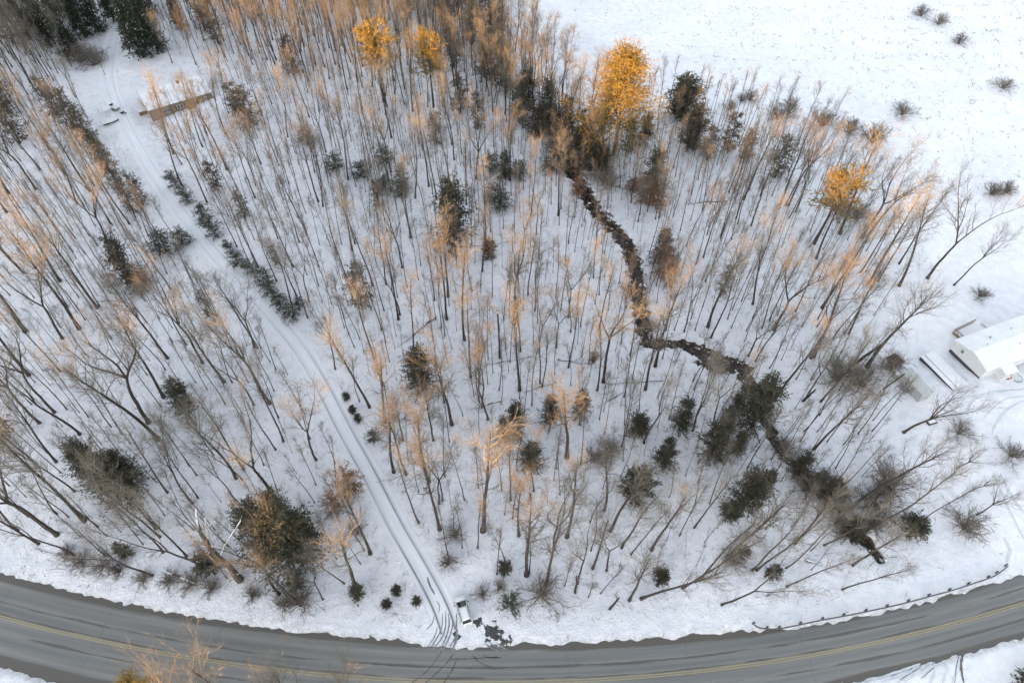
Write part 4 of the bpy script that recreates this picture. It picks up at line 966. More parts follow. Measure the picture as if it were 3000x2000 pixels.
wm = MB()
k = 9000; U = rng.uniform([20, 90], [190, 250], (k*3, 2)); px_, py_ = proj_np(U[:, 0], U[:, 1])
lit = np.clip((px_-1500)/1500, .08, 1)*np.clip(1.25-py_/620, 0, 1)
ok = in_poly(px_, py_, OPEN[0]) & (py_ < 640) & (rng.random(len(U)) < lit) & (wob(U[:, 0], U[:, 1], 7, 33)+.7*wob(U[:, 0], U[:, 1], 1.8, 34) > rng.normal(.35, .3, len(U)))
U = U[ok][:k]; Z = fields(U[:, 0], U[:, 1])[0]; k = len(U)
for j in range(4):
    d = unit(rng.normal(0, .55, (k, 3))+[0, 0, .8]); h = rng.gamma(2, .13, k)+.08; P = np.zeros((k, 3, 3)); P[:, 0] = np.c_[U+rng.normal(0, .05, (k, 2)), Z-.02]
    for i in (1, 2): d = unit(d+rng.normal(0, .3, d.shape)+[0, 0, -.2]); P[:, i] = P[:, i-1]+d*(h/2)[:, None]
    wm.tubes(P, np.repeat(np.array([[.045, .035, .02]]), k, 0)*rng.uniform(.4, 1.5, (k, 1)), 3)
tag(wm.obj('dry_weeds', simple('weed_stalks', (0.27, 0.23, 0.17), .9, .3, 1)), 'dry weed stalks poking through the snow of the open field', 'weeds', kind='stuff')

lm = MB(); k = 36000
U = rng.uniform([-150, 28], [100, 200], (k, 2)); px_, py_ = proj_np(U[:, 0], U[:, 1]); F = fields(U[:, 0], U[:, 1])
ok = (px_ > -60) & (px_ < 3060) & (py_ < 1960) & (F[4] > .8) & (F[5] > 2) & (~in_poly(px_, py_, OPEN[0]) | (py_ > 1500) & (rng.random(k) < .25)) & (wob(U[:, 0], U[:, 1], 6, 51) > rng.normal(.3, .5, k))
U = U[ok]; Z = F[0][ok]; k = len(U); a = rng.uniform(0, 6.28, k); L = rng.gamma(2, .16, k)+.06
d = np.stack([np.cos(a), np.sin(a), rng.normal(0, .1, k)], 1); P = np.zeros((k, 3, 3)); P[:, 0] = np.c_[U, Z+.02]; P[:, 1] = P[:, 0]+d*(L/2)[:, None]; P[:, 2] = P[:, 1]+unit(d+rng.normal(0, .3, d.shape)*[1, 1, .3])*(L/2)[:, None]
lm.tubes(P, np.repeat(np.array([[.03, .034, .016]]), k, 0)*rng.uniform(.6, 1.5, (k, 1)), 3)
tag(lm.obj('forest_litter', M_BUSH), 'small fallen twigs and leaf litter scattered on the snow', 'litter', kind='stuff')

# ---------------------------------------------------------------- fallen logs, stubs and the broken snowy tree
def log(p1, p2, r, mat=M_SNOWLOG, z1=None, z2=None, label=None, name='fallen_log', twigs=4):
    a = ground_at(*p1); b = ground_at(*p2)
    if z1 is not None: a = at(p1[0], p1[1], z1)
    if z2 is not None: b = at(p2[0], p2[1], z2)
    A = np.array(a)+[0, 0, r*.8]; B = np.array(b)+[0, 0, r*.5]; n = 8
    P = np.array([A+(B-A)*t for t in np.linspace(0, 1, n)])
    if z1 is None and z2 is None: P[:, 2] = np.maximum(P[:, 2], [gz(q[0], q[1])+r*.5 if gz(q[0], q[1]) > -.6 else -9 for q in P])
    P[1:-1] += np.random.default_rng(int(p1[0])).normal(0, .07, (n-2, 3))*[1, 1, .4]
    R = np.linspace(r, r*.35, n); m = MB(); m.tubes(P, R, 7)
    o = empty(name, P[0]); t = m.obj('trunk', mat, o, smooth=True); t.matrix_parent_inverse = Matrix.Translation(-Vector(P[0]))
    if twigs:
        m2 = MB(); rr = np.random.default_rng(int(p2[0])); S, SR = spawn(rr, P[None], R[None], twigs*2, .35, 1, 55, 1.3, 4, .03, .15, .35); SR = np.clip(SR, .012, .05); m2.tubes(S, SR, 3)
        W, WR = spawn(rr, S, SR, 3, .3, 1, 40, .6, 3, 0, .2, .7); m2.tubes(W, np.maximum(WR, .009), 3)
        t = m2.obj('branches', M_LIMB, o); t.matrix_parent_inverse = Matrix.Translation(-Vector(P[0]))
    o['category'] = 'log'; o['group'] = 'fallen logs on the forest floor'
    if label: o['label'] = label; o['_own'] = 1
    THINGS.append((o, (p1[0]+p2[0])/2, (p1[1]+p2[1])/2, 'fallen log', 'fallen log'))
    return o
def a5(x, y): return (1000+x/2.24, 650+y/2.24)
def a2(x, y): return (1000+x/2.24, y/2.24)
log(a5(620, 622), a5(370, 825), .2, M_SNOWLOG, label='longest dark fallen log, lying diagonally in the snow in mid-forest')
log(a5(1420, 905), a5(1640, 935), .2, M_SNOWLOG)
log(a5(2110, 1040), a5(1740, 1065), .16, M_SNOWLOG)
log(a5(1055, 1175), a5(850, 1228), .17, M_SNOWLOG)
log(a5(1410, 1052), a5(1195, 1120), .14, M_SNOWLOG)
log(a5(1505, 1275), a5(1020, 1365), .16, M_SNOWLOG)
log(a5(1260, 880), a5(920, 945), .1, M_SNOWLOG)
log(a5(1850, 1115), a5(1680, 1225), .13, M_SNOWLOG)
log(a5(1115, 378), a5(1068, 412), .2, M_SNOWLOG, twigs=0)
log(a5(850, 160), a5(1130, 130), .1, M_SNOWLOG)
log(a5(410, 1285), a5(560, 1335), .15, M_SNOWLOG)
log(a5(1815, 1395), a5(1975, 1430), .12, M_SNOWLOG)
log(a5(1300, 215), a5(1420, 150), .1, M_SNOWLOG)
log((1785, 962), (1930, 960), .13, M_PALE, z1=.3, z2=.3, label='pale snow-dusted log spanning the brook horizontally')
log((1853, 948), (1905, 888), .14, M_PALE, z1=.1, z2=.9, label='pale log leaning steeply across the brook above the horizontal log')
log((2290, 1225), (2400, 1168), .1, M_PALE)
log((2280, 1345), (2375, 1315), .15, M_SNOWLOG)
log((2130, 590), (2020, 597), .22, M_SNOWLOG)
log((2085, 555), (2140, 510), .2, M_PALE)
log((1640, 500), (1685, 440), .1, M_SNOWLOG)
log((1495, 262), (1560, 160), .3, M_PALE, z2=7, label='pale broken trunk leaning high among the trees by the field edge')
log((2590, 1640), (2625, 1630), .1, M_SNOWLOG)
log((2245, 1745), (2310, 1720), .1, M_SNOWLOG)
log((2360, 1640), (2410, 1655), .25, M_SNOWLOG, twigs=0)
log((0, 1115), (60, 1098), .13, M_SNOWLOG)
log((100, 1608), (215, 1643), .12, M_SNOWLOG)
log((575, 1710), (480, 1672), .3, M_SNOWLOG, z2=1.5, label='leaning fallen trunk among roadside brush, left of the broken snowy tree')
log((650, 1722), (735, 1658), .09, M_PALE, z2=1.5)
def snag(px, py, h, r, lean, label=None, mat=M_TRUNK):
    p = ground_at(px, py); n = 7; rr = np.random.default_rng(int(px)); P = np.zeros((1, n, 3)); P[0, :, 2] = np.linspace(0, h, n); P[0, 1:, :2] += np.cumsum(rr.normal(0, .05, (n-1, 2)), 0); P[0, :, 0] += np.linspace(0, h*math.tan(math.radians(lean)), n)
    R = np.linspace(r*1.2, r*.7, n)[None]; m = MB(); m.tubes(P, R, 8)
    e = empty('dead_snag', p); m.obj('trunk', mat, e, smooth=True)
    m2 = MB(); S, SR = spawn(rr, P, R, 7, .4, 1, 55, h*.25, 4, .05, .2, .3); m2.tubes(S, np.clip(SR, .015, .06), 4, cap=False); W, WR = spawn(rr, S, SR, 4, .3, 1, 40, h*.1, 3, .03, .2, .6); m2.tubes(W, np.clip(WR, .01, .02), 3); m2.obj('branches', M_LIMB, e)
    e['category'] = 'dead tree'; e['group'] = 'dead standing snags'
    if label: e['label'] = label; e['_own'] = 1
    THINGS.append((e, px, py, 'broken dead snag', 'dead snag'))
snag(*a5(1040, 893), 13, .2, 0)
snag(1554, 1467, 2.6, .2, 0)
snag(1685, 1735, 7, .17, -2)
snag(1786, 1783, 5, .17, 8)
snag(2491, 1075, 7, .28, 22, 'ivy-thick leaning dead snag left of the grey trailer')
snag(2352, 1175, 4, .2, 12)
snag(2588, 1140, 5, .15, 20)

def broken_tree():
    base = ground_at(705, 1700); e = empty('broken_tree', base)
    def P3(pts_):   # crop 4 pixels with a height for each
        return np.array([np.array(at(400+x/3.92, 1400+y/3.92, z)) for x, y, z in pts_])-np.array(base)
    m = MB(); t = P3([(1190, 1150, 0), (1060, 1020, 3), (950, 920, 6), (840, 800, 9), (740, 640, 12.5), (700, 480, 15.5)]); t[0] = 0
    m.tubes(t[None], np.array([[.62, .5, .44, .36, .26, .1]]), 10); m.obj('trunk', M_SNOWLOG, e, smooth=True)
    l = MB()
    for pp, r in (([(960, 900, 6.2), (1010, 780, 8), (1090, 650, 10), (1190, 500, 12), (1215, 420, 13)], .17), ([(880, 800, 9), (830, 690, 10), (800, 560, 11.5), (790, 450, 13)], .16), ([(810, 570, 11.5), (870, 520, 12), (950, 450, 13)], .13),
                  ([(790, 740, 9.5), (720, 690, 10), (640, 700, 10.4)], .15), ([(740, 640, 12), (660, 620, 12.5), (590, 650, 13)], .12), ([(740, 640, 12.5), (690, 500, 14.5), (680, 360, 17)], .14), ([(940, 920, 6), (1110, 1140, 1.2), (980, 1265, .3)], .09), ([(1110, 1140, 1.2), (1180, 1090, 2), (1320, 1010, 2.6)], .08)):
        q = P3(pp); l.tubes(q[None], np.linspace(r, r*.55, len(q))[None], 7)
    l.obj('limb', bark_mat('snow_coated_bark', (0.07, 0.05, 0.04), (0.2, .16, .13), .25, .0, .3), e, smooth=True)
    r_ = np.random.default_rng(5); tw = MB(); S, SR = spawn(r_, t[None], np.array([[.3, .3, .3, .2, .15, .1]]), 34, .5, 1, 60, 2.2, 5, .03, .2, .25); tw.tubes(S, np.clip(SR, .02, .05), 3)
    W, WR = spawn(r_, S, SR, 5, .3, 1, 40, .8, 3, .02, .25, .6); tw.tubes(W, np.maximum(WR, .012), 3); tw.obj('twigs', M_LIMB, e)
    e['category'] = 'tree'; e['label'] = 'broken thick tree with snow-coated forked limbs beside the road verge'; e['_own'] = 1
    THINGS.append((e, 705, 1700, '', 'x'))
broken_tree()
# crown tips of trees rooted below the frame
for px, py, h, lean in ((690, 2130, 24, 0), (640, 2150, 23, -2), (930, 2140, 24, 0), (990, 2150, 23, 2)):
    pass

# ---------------------------------------------------------------- buildings
M_WALLG = simple('pale_siding', (0.58, 0.60, 0.62), .6, .06, 3)
M_LOG = simple('tan_log_siding', (0.29, 0.24, 0.185), .8, .25, 2.5)
M_ROOFS = simple('roof_snow', (0.72, 0.715, 0.75), .85, .07, .5)
M_DARK = simple('dark_gap', (0.05, 0.055, 0.06), .8, .3, 3)
M_GLASS = simple('window_glass', (0.06, 0.075, 0.085), .15, .2, 2, spec=.6)
M_WHITE = simple('white_trim', (0.72, 0.73, 0.74), .5, .05, 4)
M_RUST = simple('rusty_panel', (0.11, 0.075, 0.06), .8, .4, 2)
M_WOOD = simple('deck_boards', (0.30, 0.20, 0.12), .8, .35, 4)
M_WOODR = simple('stained_rail', (0.22, 0.13, 0.09), .8, .3, 4)
M_SHUT = simple('red_shutter', (0.17, 0.05, 0.035), .7, .2, 5)
M_METAL = simple('dull_metal', (0.30, 0.31, 0.32), .5, .2, 4, metal=.4)
M_RED = simple('red_paint', (0.45, 0.06, 0.07), .5, .1, 4)

def gable_house(name, c, ux, L, W, hw, hr, wallm, trimm, over=.35, seed=0, skirt=True):
    """c = front-left corner on the ground; ux = unit vector along length; width runs to the left of ux"""
    ang = math.atan2(ux[1], ux[0]); e = empty(name, (c[0], c[1], gz(c[0], c[1])), ang)
    w = MB(); z0 = -.3
    w.add([[0, 0, z0], [L, 0, z0], [L, 0, hw], [0, 0, hw], [0, W, z0], [L, W, z0], [L, W, hw], [0, W, hw], [0, W/2, hr], [L, W/2, hr]],
          [[0, 1, 2, 3], [5, 4, 7, 6], [4, 0, 3, 7], [1, 5, 6, 2]], [[3, 8, 7], [2, 6, 9]])
    w.obj('wall', wallm, e)
    # roof slabs carrying snow
    r = MB(); sl = (hr-hw)/(W/2); n = 24; k = 8; rr = np.random.default_rng(seed)
    for side in (0, 1):
        xs = np.linspace(-over, L+over, n); ss = np.linspace(-over, W/2, k)
        X, S = np.meshgrid(xs, ss); Yv = S if side == 0 else W-S; Zb = hw+S*sl
        edge = np.minimum.reduce([(X+over)/.25, (L+over-X)/.25, (S+over)/.25, np.ones_like(X)])
        Zt = Zb+.05+.17*np.clip(edge, 0, 1)**.5+rr.normal(0, .012, X.shape)
        vt = np.stack([X.ravel(), Yv.ravel(), Zt.ravel()], 1); ii = (np.arange(k-1)[:, None]*n+np.arange(n-1)[None]).ravel()
        r.add(vt, np.stack([ii, ii+1, ii+n+1, ii+n], 1))
    r.obj('roof', M_ROOFS, e, smooth=True)
    f = MB()
    for yy, s_ in ((-over, 0), (W+over, 1)):
        f.box((L/2, yy, hw-over*sl-.02), (L+2*over, .05, .16))
    for xx in (-over, L+over):
        for s_ in (0, 1):
            y0 = -over if s_ == 0 else W+over; A = np.array([xx, y0, hw-over*sl]); B = np.array([xx, W/2, hr])
            d = .09; f.add([A+[-.03, 0, -d], A+[.03, 0, -d], A+[.03, 0, d-.02], A+[-.03, 0, d-.02], B+[-.03, 0, -d], B+[.03, 0, -d], B+[.03, 0, d-.02], B+[-.03, 0, d-.02]], [[0, 1, 2, 3], [4, 7, 6, 5], [0, 4, 5, 1], [1, 5, 6, 2], [2, 6, 7, 3], [3, 7, 4, 0]])
    f.obj('trim', trimm, e)
    return e, ang

def window(e, side, u, z, w, h, L, W, shut=False, frame=M_WHITE):
    """side: 'front' (y=0), 'end' (x=0)"""
    def P(a, o, zz): return (a, -o, zz) if side == 'front' else (-o, a, zz)
    def D(a, o, zz): return (a, o, zz) if side == 'front' else (o, a, zz)
    o = MB(); o.box(P(u, .03, z), D(w, .06, h)); wo_ = o.obj('window', frame, e)
    g = MB(); g.box(P(u-w*.24, .065, z), D(w*.38, .02, h*.84)); g.box(P(u+w*.24, .065, z), D(w*.38, .02, h*.84)); g.obj('pane', M_GLASS, wo_)
    if shut:
        for s_ in (-1, 1):
            q = MB(); q.box(P(u+s_*(w/2+.22), .03, z), D(.36, .055, h)); q.obj('shutter', M_SHUT, e)

# mobile home on the right
def m1(x, y, z=0): return at(2540+x/5.113, 900+y/5.113, z)
A = m1(1380, 520, 2.9); B = m1(1760, 985, 2.9); far_ = m1(2220, 215, 2.9)
ux = Vector((far_.x-A.x, far_.y-A.y, 0)).normalized(); W = abs((A-B).dot(Vector((-ux.y, ux.x, 0))))
mh, mang = gable_house('mobile_home', (B.x, B.y), ux, 22, W, 2.9, 3.9, M_WALLG, M_WHITE, .3)
tag(mh, 'pale grey mobile home with long snow-covered roof at the right edge', 'mobile home')
LM_MH = mh
window(mh, 'end', W*.72, 1.9, .6, .8, 22, W)
for u in (5, 11, 17): window(mh, 'front', u, 1.7, 1.1, 1.1, 22, W)
sk = MB(); sk.box((-.02, W/2, -.05), (.06, W-.1, .7)); sk.obj('skirting', M_DARK, mh)
v = MB()
for x, y, s in ((5.5, W*.72, .16), (3.2, W*.55, .07), (9.5, W*.3, .07), (11, W*.75, .08)):
    zt = 2.9+(min(y, W-y))*1.0/(W/2)
    v.tubes(np.array([[x, y, zt], [x, y, zt+.55]])[None], np.array([[s, s]]), 8)
v.obj('roof_vent', M_METAL, mh)
def inv(e, p):
    q = e.matrix_basis.inverted()@Vector(p); return q
# entry porch of the mobile home
po = MB(); px0 = 3.2
for x, y in ((px0, -1.9), (px0+2.2, -1.9)): po.box((x, y, 1.15), (.1, .1, 2.3))
po.box((px0+1.1, -1.0, .45), (2.3, 1.9, .1)); po.box((px0+1.1, -1.95, .95), (2.2, .05, .08)); po.box((px0-.05, -1.0, .95), (.05, 1.9, .08))
po.box((px0+1.1, -1.95, .6), (2.2, .04, .06))
for i in range(9): po.box((px0+.1+i*.25, -1.95, .7), (.04, .04, .5))
po.obj('porch', M_WHITE, mh)
pr = MB(); pr.add([[px0-.3, -2.2, 2.25], [px0+2.5, -2.2, 2.25], [px0+2.5, 0, 2.75], [px0-.3, 0, 2.75], [px0-.3, -2.2, 2.45], [px0+2.5, -2.2, 2.45], [px0+2.5, -.2, 2.95], [px0-.3, -.2, 2.95]], [[0, 3, 2, 1], [4, 5, 6, 7], [0, 1, 5, 4], [1, 2, 6, 5], [3, 0, 4, 7]]); pr.obj('porch_roof', M_ROOFS, mh)
stp = MB()
for i in range(3): stp.box((px0+2.6+i*.3, -1.2, .38-i*.13), (.3, 1.1, .1))
stp.obj('step', M_WOOD, mh)
# deck behind the home
dk = [m1(1260, 410), m1(1570, 262), m1(1660, 320), m1(1380, 500)]
e = empty('wooden_deck', (dk[0].x, dk[0].y, 0)); q = [inv(e, (p.x, p.y, 0)) for p in dk]
ud = (q[1]-q[0]); La = ud.length; aa = math.atan2(ud.y, ud.x); e.rotation_euler = (0, 0, aa); Wd = 4.0
d_ = MB(); d_.box((La/2, -Wd/2, .75), (La, Wd, .12)); d_.obj('platform', M_WOOD, e)
d2 = MB(); d2.box((La/2, -Wd/2, .90), (La-.3, Wd-.3, .16)); bevel(d2.obj('snow_layer', M_ROOFS, e, True), .05)
ap = MB(); ap.box((-.03, -Wd/2, .35), (.06, Wd, .75)); ap.box((La/2, .03, .35), (La, .06, .75)); ap.obj('skirting', simple('yellowed_boards', (.34, .24, .11), .8, .25, 4), e)
ra = MB()
for yy in [0, ]:
    ra.box((La/2, yy, 1.75), (La, .09, .1)); ra.box((La/2, yy, 1.35), (La, .04, .06))
for xx in (0, La): ra.box((xx, -Wd/2, 1.75), (.09, Wd*(1 if xx == 0 else .4), .1)); ra.box((xx, -Wd/2, 1.35), (.04, Wd*(1 if xx == 0 else .4), .06))
for i in range(9): ra.box((La*i/8, 0, 1.25), (.07, .07, 1.0))
for i in range(6): ra.box((0, -Wd*i/5, 1.25), (.07, .07, 1.0))
ra.obj('railing', M_WOODR, e)
tag(e, 'snow-filled wooden deck with brown railings at the mobile home corner', 'deck')
# chairs-like dark grill on the deck
g = empty('grill', (e.matrix_basis@Vector((1.2, -3.2, .98)))); gm = MB(); gm.box((0, 0, .75), (.7, .5, .35), .4, taper=.7); gm.box((0, 0, .55), (.75, .5, .08), .4)
gm.obj('lid', M_DARK, g); gl = MB()
for x, y in ((-.3, -.2), (.3, -.2), (-.3, .2), (.3, .2)): gl.box((x, y, .27), (.05, .05, .52))
gl.obj('stand', M_METAL, g); tag(g, 'dark covered grill standing on the snowy deck', 'grill')
# propane tanks and boxes near the end wall
def cyl(m, c, r, h, k=16, m_=0, r2=None):
    r2 = r if r2 is None else r2
    m.tubes(np.array([[c[0], c[1], c[2]], [c[0], c[1], c[2]+h*.85], [c[0], c[1], c[2]+h]])[None], np.array([[r, r, r2]]), k, m_)
for i, (x, y, r, lab) in enumerate(((1280, 690, .45, 'round white snow-capped tank farther from the mobile home wall'), (1330, 735, .5, 'round white snow-capped tank touching the dark wall gap'))):
    p = m1(x, y); o = empty('storage_tank', (p.x, p.y, gz(p.x, p.y))); m = MB(); cyl(m, (0, 0, 0), r, .9, r2=r*.7); m.obj('body', M_WHITE, o, True); m = MB(); cyl(m, (0, 0, .88), r*.72, .14, r2=r*.3); m.obj('snow_cap', M_ROOFS, o, True); tag(o, lab, 'tank', 'tanks by the mobile home')
p = m1(1590, 1030); o = empty('air_conditioner', (p.x, p.y, gz(p.x, p.y)), mang); m = MB(); m.box((0, 0, .4), (.75, .75, .8)); bevel(m.obj('body', M_DARK, o), .03); m = MB(); m.box((0, 0, .87), (.7, .7, .14)); bevel(m.obj('snow_cap', M_ROOFS, o, True), .05); tag(o, 'snow-topped dark utility box at the front corner of the mobile home', 'air conditioner')
# hoop in the snow
p = m1(2230, 1080); a_ = np.linspace(-2.6, 1.2, 22); m = MB(); m.tubes(np.stack([.9*np.cos(a_), .9*np.sin(a_), .25+.1*np.sin(a_)], 1)[None], np.full((1, 22), .05), 6); o = m.obj('garden_hoop', M_DARK, smooth=True); o.location = (p.x, p.y, gz(p.x, p.y)); tag(o, 'dark curved hoop lying in snow in front of the mobile home', 'hoop')
# small red and white sled
p = m1(2110, 1080); o = empty('snow_sled', (p.x, p.y, gz(p.x, p.y)+.05), .4); m = MB(); m.box((0, 0, .1), (1.2, .5, .1)); bevel(m.obj('seat', M_RED, o), .04); m = MB()
for s_ in (-.22, .22): m.tubes(np.array([[-.6, s_, .0], [.5, s_, .0], [.75, s_, .18]])[None], np.full((1, 3), .025), 6)
m.obj('runner', M_WHITE, o); tag(o, 'small red sled lying beside the mobile home porch', 'sled')

# low shed with long white roof, and the grey trailer
def long_box(name, p1, p2, width, h, wallm, label, cat, bare_roof=None):
    ux = Vector((p2.x-p1.x, p2.y-p1.y, 0)); L = ux.length; ang = math.atan2(ux.y, ux.x); e = empty(name, (p1.x, p1.y, gz(p1.x, p1.y)), ang)
    w = MB(); w.box((L/2, width/2, h/2-.1), (L, width, h+.2)); w.obj('wall', wallm, e)
    r = MB(); r.box((L/2, width/2, h+.14), (L+.3, width+.3, .2)); bevel(r.obj('roof', bare_roof or M_ROOFS, e, True), .07)
    tag(e, label, cat); return e, L
sh, L = long_box('storage_shed', m1(760, 800), m1(1240, 1290), 3.2, .85, M_DARK, 'low dark shed with long snow-covered roof between grey trailer and mobile home', 'shed')
m = MB(); m.tubes(np.array([[0, .75, 1.12], [L, .75, 1.12]])[None], np.full((1, 2), .06), 6); m.obj('roof_pipe', M_METAL, sh)
tr, L = long_box('camper_trailer', m1(430, 1095), m1(740, 1440), 2.2, 2.2, simple('weathered_panels', (.36, .37, .37), .7, .15, 2), 'weathered grey camper trailer under the trees left of the low shed', 'trailer', simple('grey_dusted_roof', (.42, .43, .43), .8, .12, 2))
m = MB(); m.box((L*.35, -.02, 1.25), (.7, .05, .5)); w_ = m.obj('window', M_WHITE, tr); m = MB(); m.box((L*.35, -.05, 1.25), (.58, .03, .38)); m.obj('pane', M_GLASS, w_)
m = MB(); m.box((L*.62, -.02, .95), (.7, .05, 1.7)); m.obj('door', M_METAL, tr)
m = MB()
for yy in (-.02, 2.22):
    m.tubes(np.array([[L*.5, yy-.1, .3], [L*.5, yy+.1, .3]])[None], np.full((1, 2), .33), 14)
m.obj('wheel', M_DARK, tr)
# rusty lean-to at the trailer's head
p = m1(340, 940); o = empty('rusty_lean_to', (p.x, p.y, gz(p.x, p.y)), tr.rotation_euler.z); m = MB(); m.add([[-1.6, -1, 2.2], [.9, -1, 2.5], [.9, 1.2, 2.9], [-1.6, 1.2, 2.6], [-1.6, -1, 2.28], [.9, -1, 2.58], [.9, 1.2, 2.98], [-1.6, 1.2, 2.68]], [[0, 3, 2, 1], [4, 5, 6, 7], [0, 1, 5, 4], [1, 2, 6, 5], [2, 3, 7, 6], [3, 0, 4, 7]]); m.obj('roof', M_RUST, o)
for x, y in ((-1.5, -.9), (.8, -.9), (.8, 1.1), (-1.5, 1.1)):
    m = MB(); m.box((x, y, 1.1), (.1, .1, 2.3)); m.obj('post', M_WOODR, o)
tag(o, 'rusty brown lean-to roof on posts at the upper end of the camper trailer', 'lean-to')
p = m1(540, 1330); o = empty('work_table', (p.x, p.y, gz(p.x, p.y)), 2.2); m = MB()
for a1, b1 in (((0, 0, 0), (0, 0, .9)), ((0, 0, .9), (1.9, 0, .9)), ((1.9, 0, .9), (1.9, 0, 0)), ((0, 0, .9), (0, -.9, .9)), ((0, -.9, .9), (0, -.9, 0))): m.tubes(np.array([a1, b1])[None], np.full((1, 2), .05), 6)
m.obj('frame', M_DARK, o); m = MB(); m.box((.95, -.45, .93), (1.9, .9, .05)); m.obj('tabletop', M_METAL, o); tag(o, 'small dark-edged table frame in snow below the camper trailer', 'table')
p = m1(410, 1060); o = empty('storage_tank', (p.x, p.y, gz(p.x, p.y))); m = MB(); cyl(m, (0, 0, 0), .5, 1.3, r2=.4); m.obj('body', M_METAL, o, True); m = MB(); cyl(m, (0, 0, 1.28), .45, .12, r2=.2); m.obj('snow_cap', M_ROOFS, o, True); tag(o, 'snow-capped round tank at the upper end of the camper trailer', 'tank')
p = m1(920, 1850); p = ground_at(2728, 1237); o = empty('wood_pile', (p.x, p.y, p.z), .3); m = MB()
for i in range(5): m.tubes(np.array([[-.9, -.4+i*.2, .12], [.9, -.4+i*.2+.05*(i % 2), .12]])[None], np.full((1, 2), .11), 8)
for i in range(4): m.tubes(np.array([[-.8, -.3+i*.2, .3], [.85, -.3+i*.2, .3]])[None], np.full((1, 2), .1), 8)
m.obj('logs', M_RUST, o, True); m = MB(); m.box((0, 0, .44), (1.6, .7, .1)); bevel(m.obj('snow_cap', M_ROOFS, o, True), .04); tag(o, 'small snow-topped pile of wood under the large yard tree', 'wood pile')

# cabin upper left
def h1(x, y, z=0): return at(240+x/5.113, 180+y/5.113, z)
A = h1(1060, 880); B = h1(1985, 600); ux = Vector((B.x-A.x, B.y-A.y, 0)); L = ux.length; ux.normalize()
cb_, cang = gable_house('cabin', (A.x, A.y), ux, L, 11.5, 3.5, 5.6, M_LOG, M_LOG, .3, seed=4)
tag(cb_, 'long tan cabin with red shutters and snow-covered roof at upper left', 'house')
for u, w, s_ in ((L*.26, 1.2, True), (L*.47, 1.7, True), (L*.72, 1.1, False), (L*.9, 1.1, False)): window(cb_, 'front', u, 1.95, w, 1.15, L, 9, s_)
window(cb_, 'end', 3, 1.9, 1.0, 1.0, L, 9)
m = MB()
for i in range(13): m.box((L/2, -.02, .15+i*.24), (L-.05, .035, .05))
m.obj('log_shadow_lines', simple('log_shadow_brown', (.22, .18, .14), .8, .2, 3), cb_)  # darker strips paint the shade lines between the logs
m = MB(); m.box((L*.6, 5.5, 5.3), (.8, .8, 1.6)); ch_ = m.obj('chimney', simple('chimney_brick', (.2, .13, .1), .8, .3, 3), cb_)
m = MB(); m.box((-1.3, 6, .5), (2.0, 2.4, 1.0)); m.obj('lean_to', M_WOODR, cb_); m = MB(); m.box((-1.3, 6, 1.08), (2.1, 2.5, .14)); m.obj('snow_layer', M_ROOFS, cb_)
# wooden ladder-like steps
p = h1(1710, 680); o = empty('wooden_steps', (p.x, p.y, gz(p.x, p.y)), cang-.9); m = MB()
for i in range(7): m.box((0, -i*.42, 1.1-i*.17), (1.5, .26, .08))
m.obj('tread', M_WOODR, o); m = MB()
for s_ in (-.75, .75): m.tubes(np.array([[s_, .1, 1.05], [s_, -2.7, -.05]])[None], np.full((1, 2), .05), 5)
m.obj('stringer', M_WOODR, o); tag(o, 'dark wooden steps descending from the right part of the cabin', 'steps')
# snow-covered utility trailer and canopy beside the cabin drive
p = h1(510, 730); o = empty('utility_trailer', (p.x, p.y, gz(p.x, p.y)), -.5); m = MB(); m.box((0, 0, .55), (2.4, 1.3, .35)); bevel(m.obj('body', M_METAL, o), .03)
m = MB(); m.box((0, 0, .78), (2.2, 1.1, .14)); bevel(m.obj('snow_layer', M_ROOFS, o, True), .05); m = MB(); m.box((-1.25, 0, .85), (.06, 1.3, .9)); m.obj('tailgate', M_DARK, o)
for s_ in (-.72, .72):
    m = MB(); m.tubes(np.array([[0, s_-.08, .3], [0, s_+.08, .3]])[None], np.full((1, 2), .3), 14); m.obj('wheel', M_DARK, o)
m = MB(); m.tubes(np.array([[1.2, 0, .45], [2.3, 0, .4]])[None], np.full((1, 2), .05), 6); m.obj('hitch', M_DARK, o)
tag(o, 'small grey utility trailer with raised dark tailgate beside the cabin drive', 'trailer')
p = h1(380, 780); o = empty('garden_canopy', (p.x, p.y, gz(p.x, p.y)), -.5); m = MB(); m.add([[-1.6, -1.3, 1.6], [1.6, -1.3, 1.6], [1.6, 1.3, 1.6], [-1.6, 1.3, 1.6], [0, 0, 2.5]], None, [[0, 1, 4], [1, 2, 4], [2, 3, 4], [3, 0, 4]]); m.obj('canopy', M_ROOFS, o)
for x in (-1.5, 1.5):
    for y in (-1.2, 1.2):
        m = MB(); m.box((x, y, .8), (.07, .07, 1.65)); m.obj('post', M_METAL, o)
tag(o, 'snow-covered pyramid canopy under olive trees left of the cabin drive', 'canopy')
p = h1(620, 800); o = empty('wheelbarrow', (p.x, p.y, gz(p.x, p.y)), .5); m = MB(); m.add([[-.5, -.35, .6], [.6, -.3, .7], [.6, .3, .7], [-.5, .35, .6], [-.3, -.2, .3], [.3, -.2, .3], [.3, .2, .3], [-.3, .2, .3]], [[4, 7, 6, 5], [0, 4, 5, 1], [1, 5, 6, 2], [2, 6, 7, 3], [3, 7, 4, 0]]); m.obj('tray', M_DARK, o)
m = MB()
for s_ in (-.25, .25): m.tubes(np.array([[.7, s_*.4, .25], [-.3, s_, .4], [-1.1, s_, .65]])[None], np.full((1, 3), .03), 5)
m.obj('handle', M_WOODR, o); m = MB(); m.tubes(np.array([[.75, -.05, .2], [.75, .05, .2]])[None], np.full((1, 2), .2), 12); m.obj('wheel', M_DARK, o)
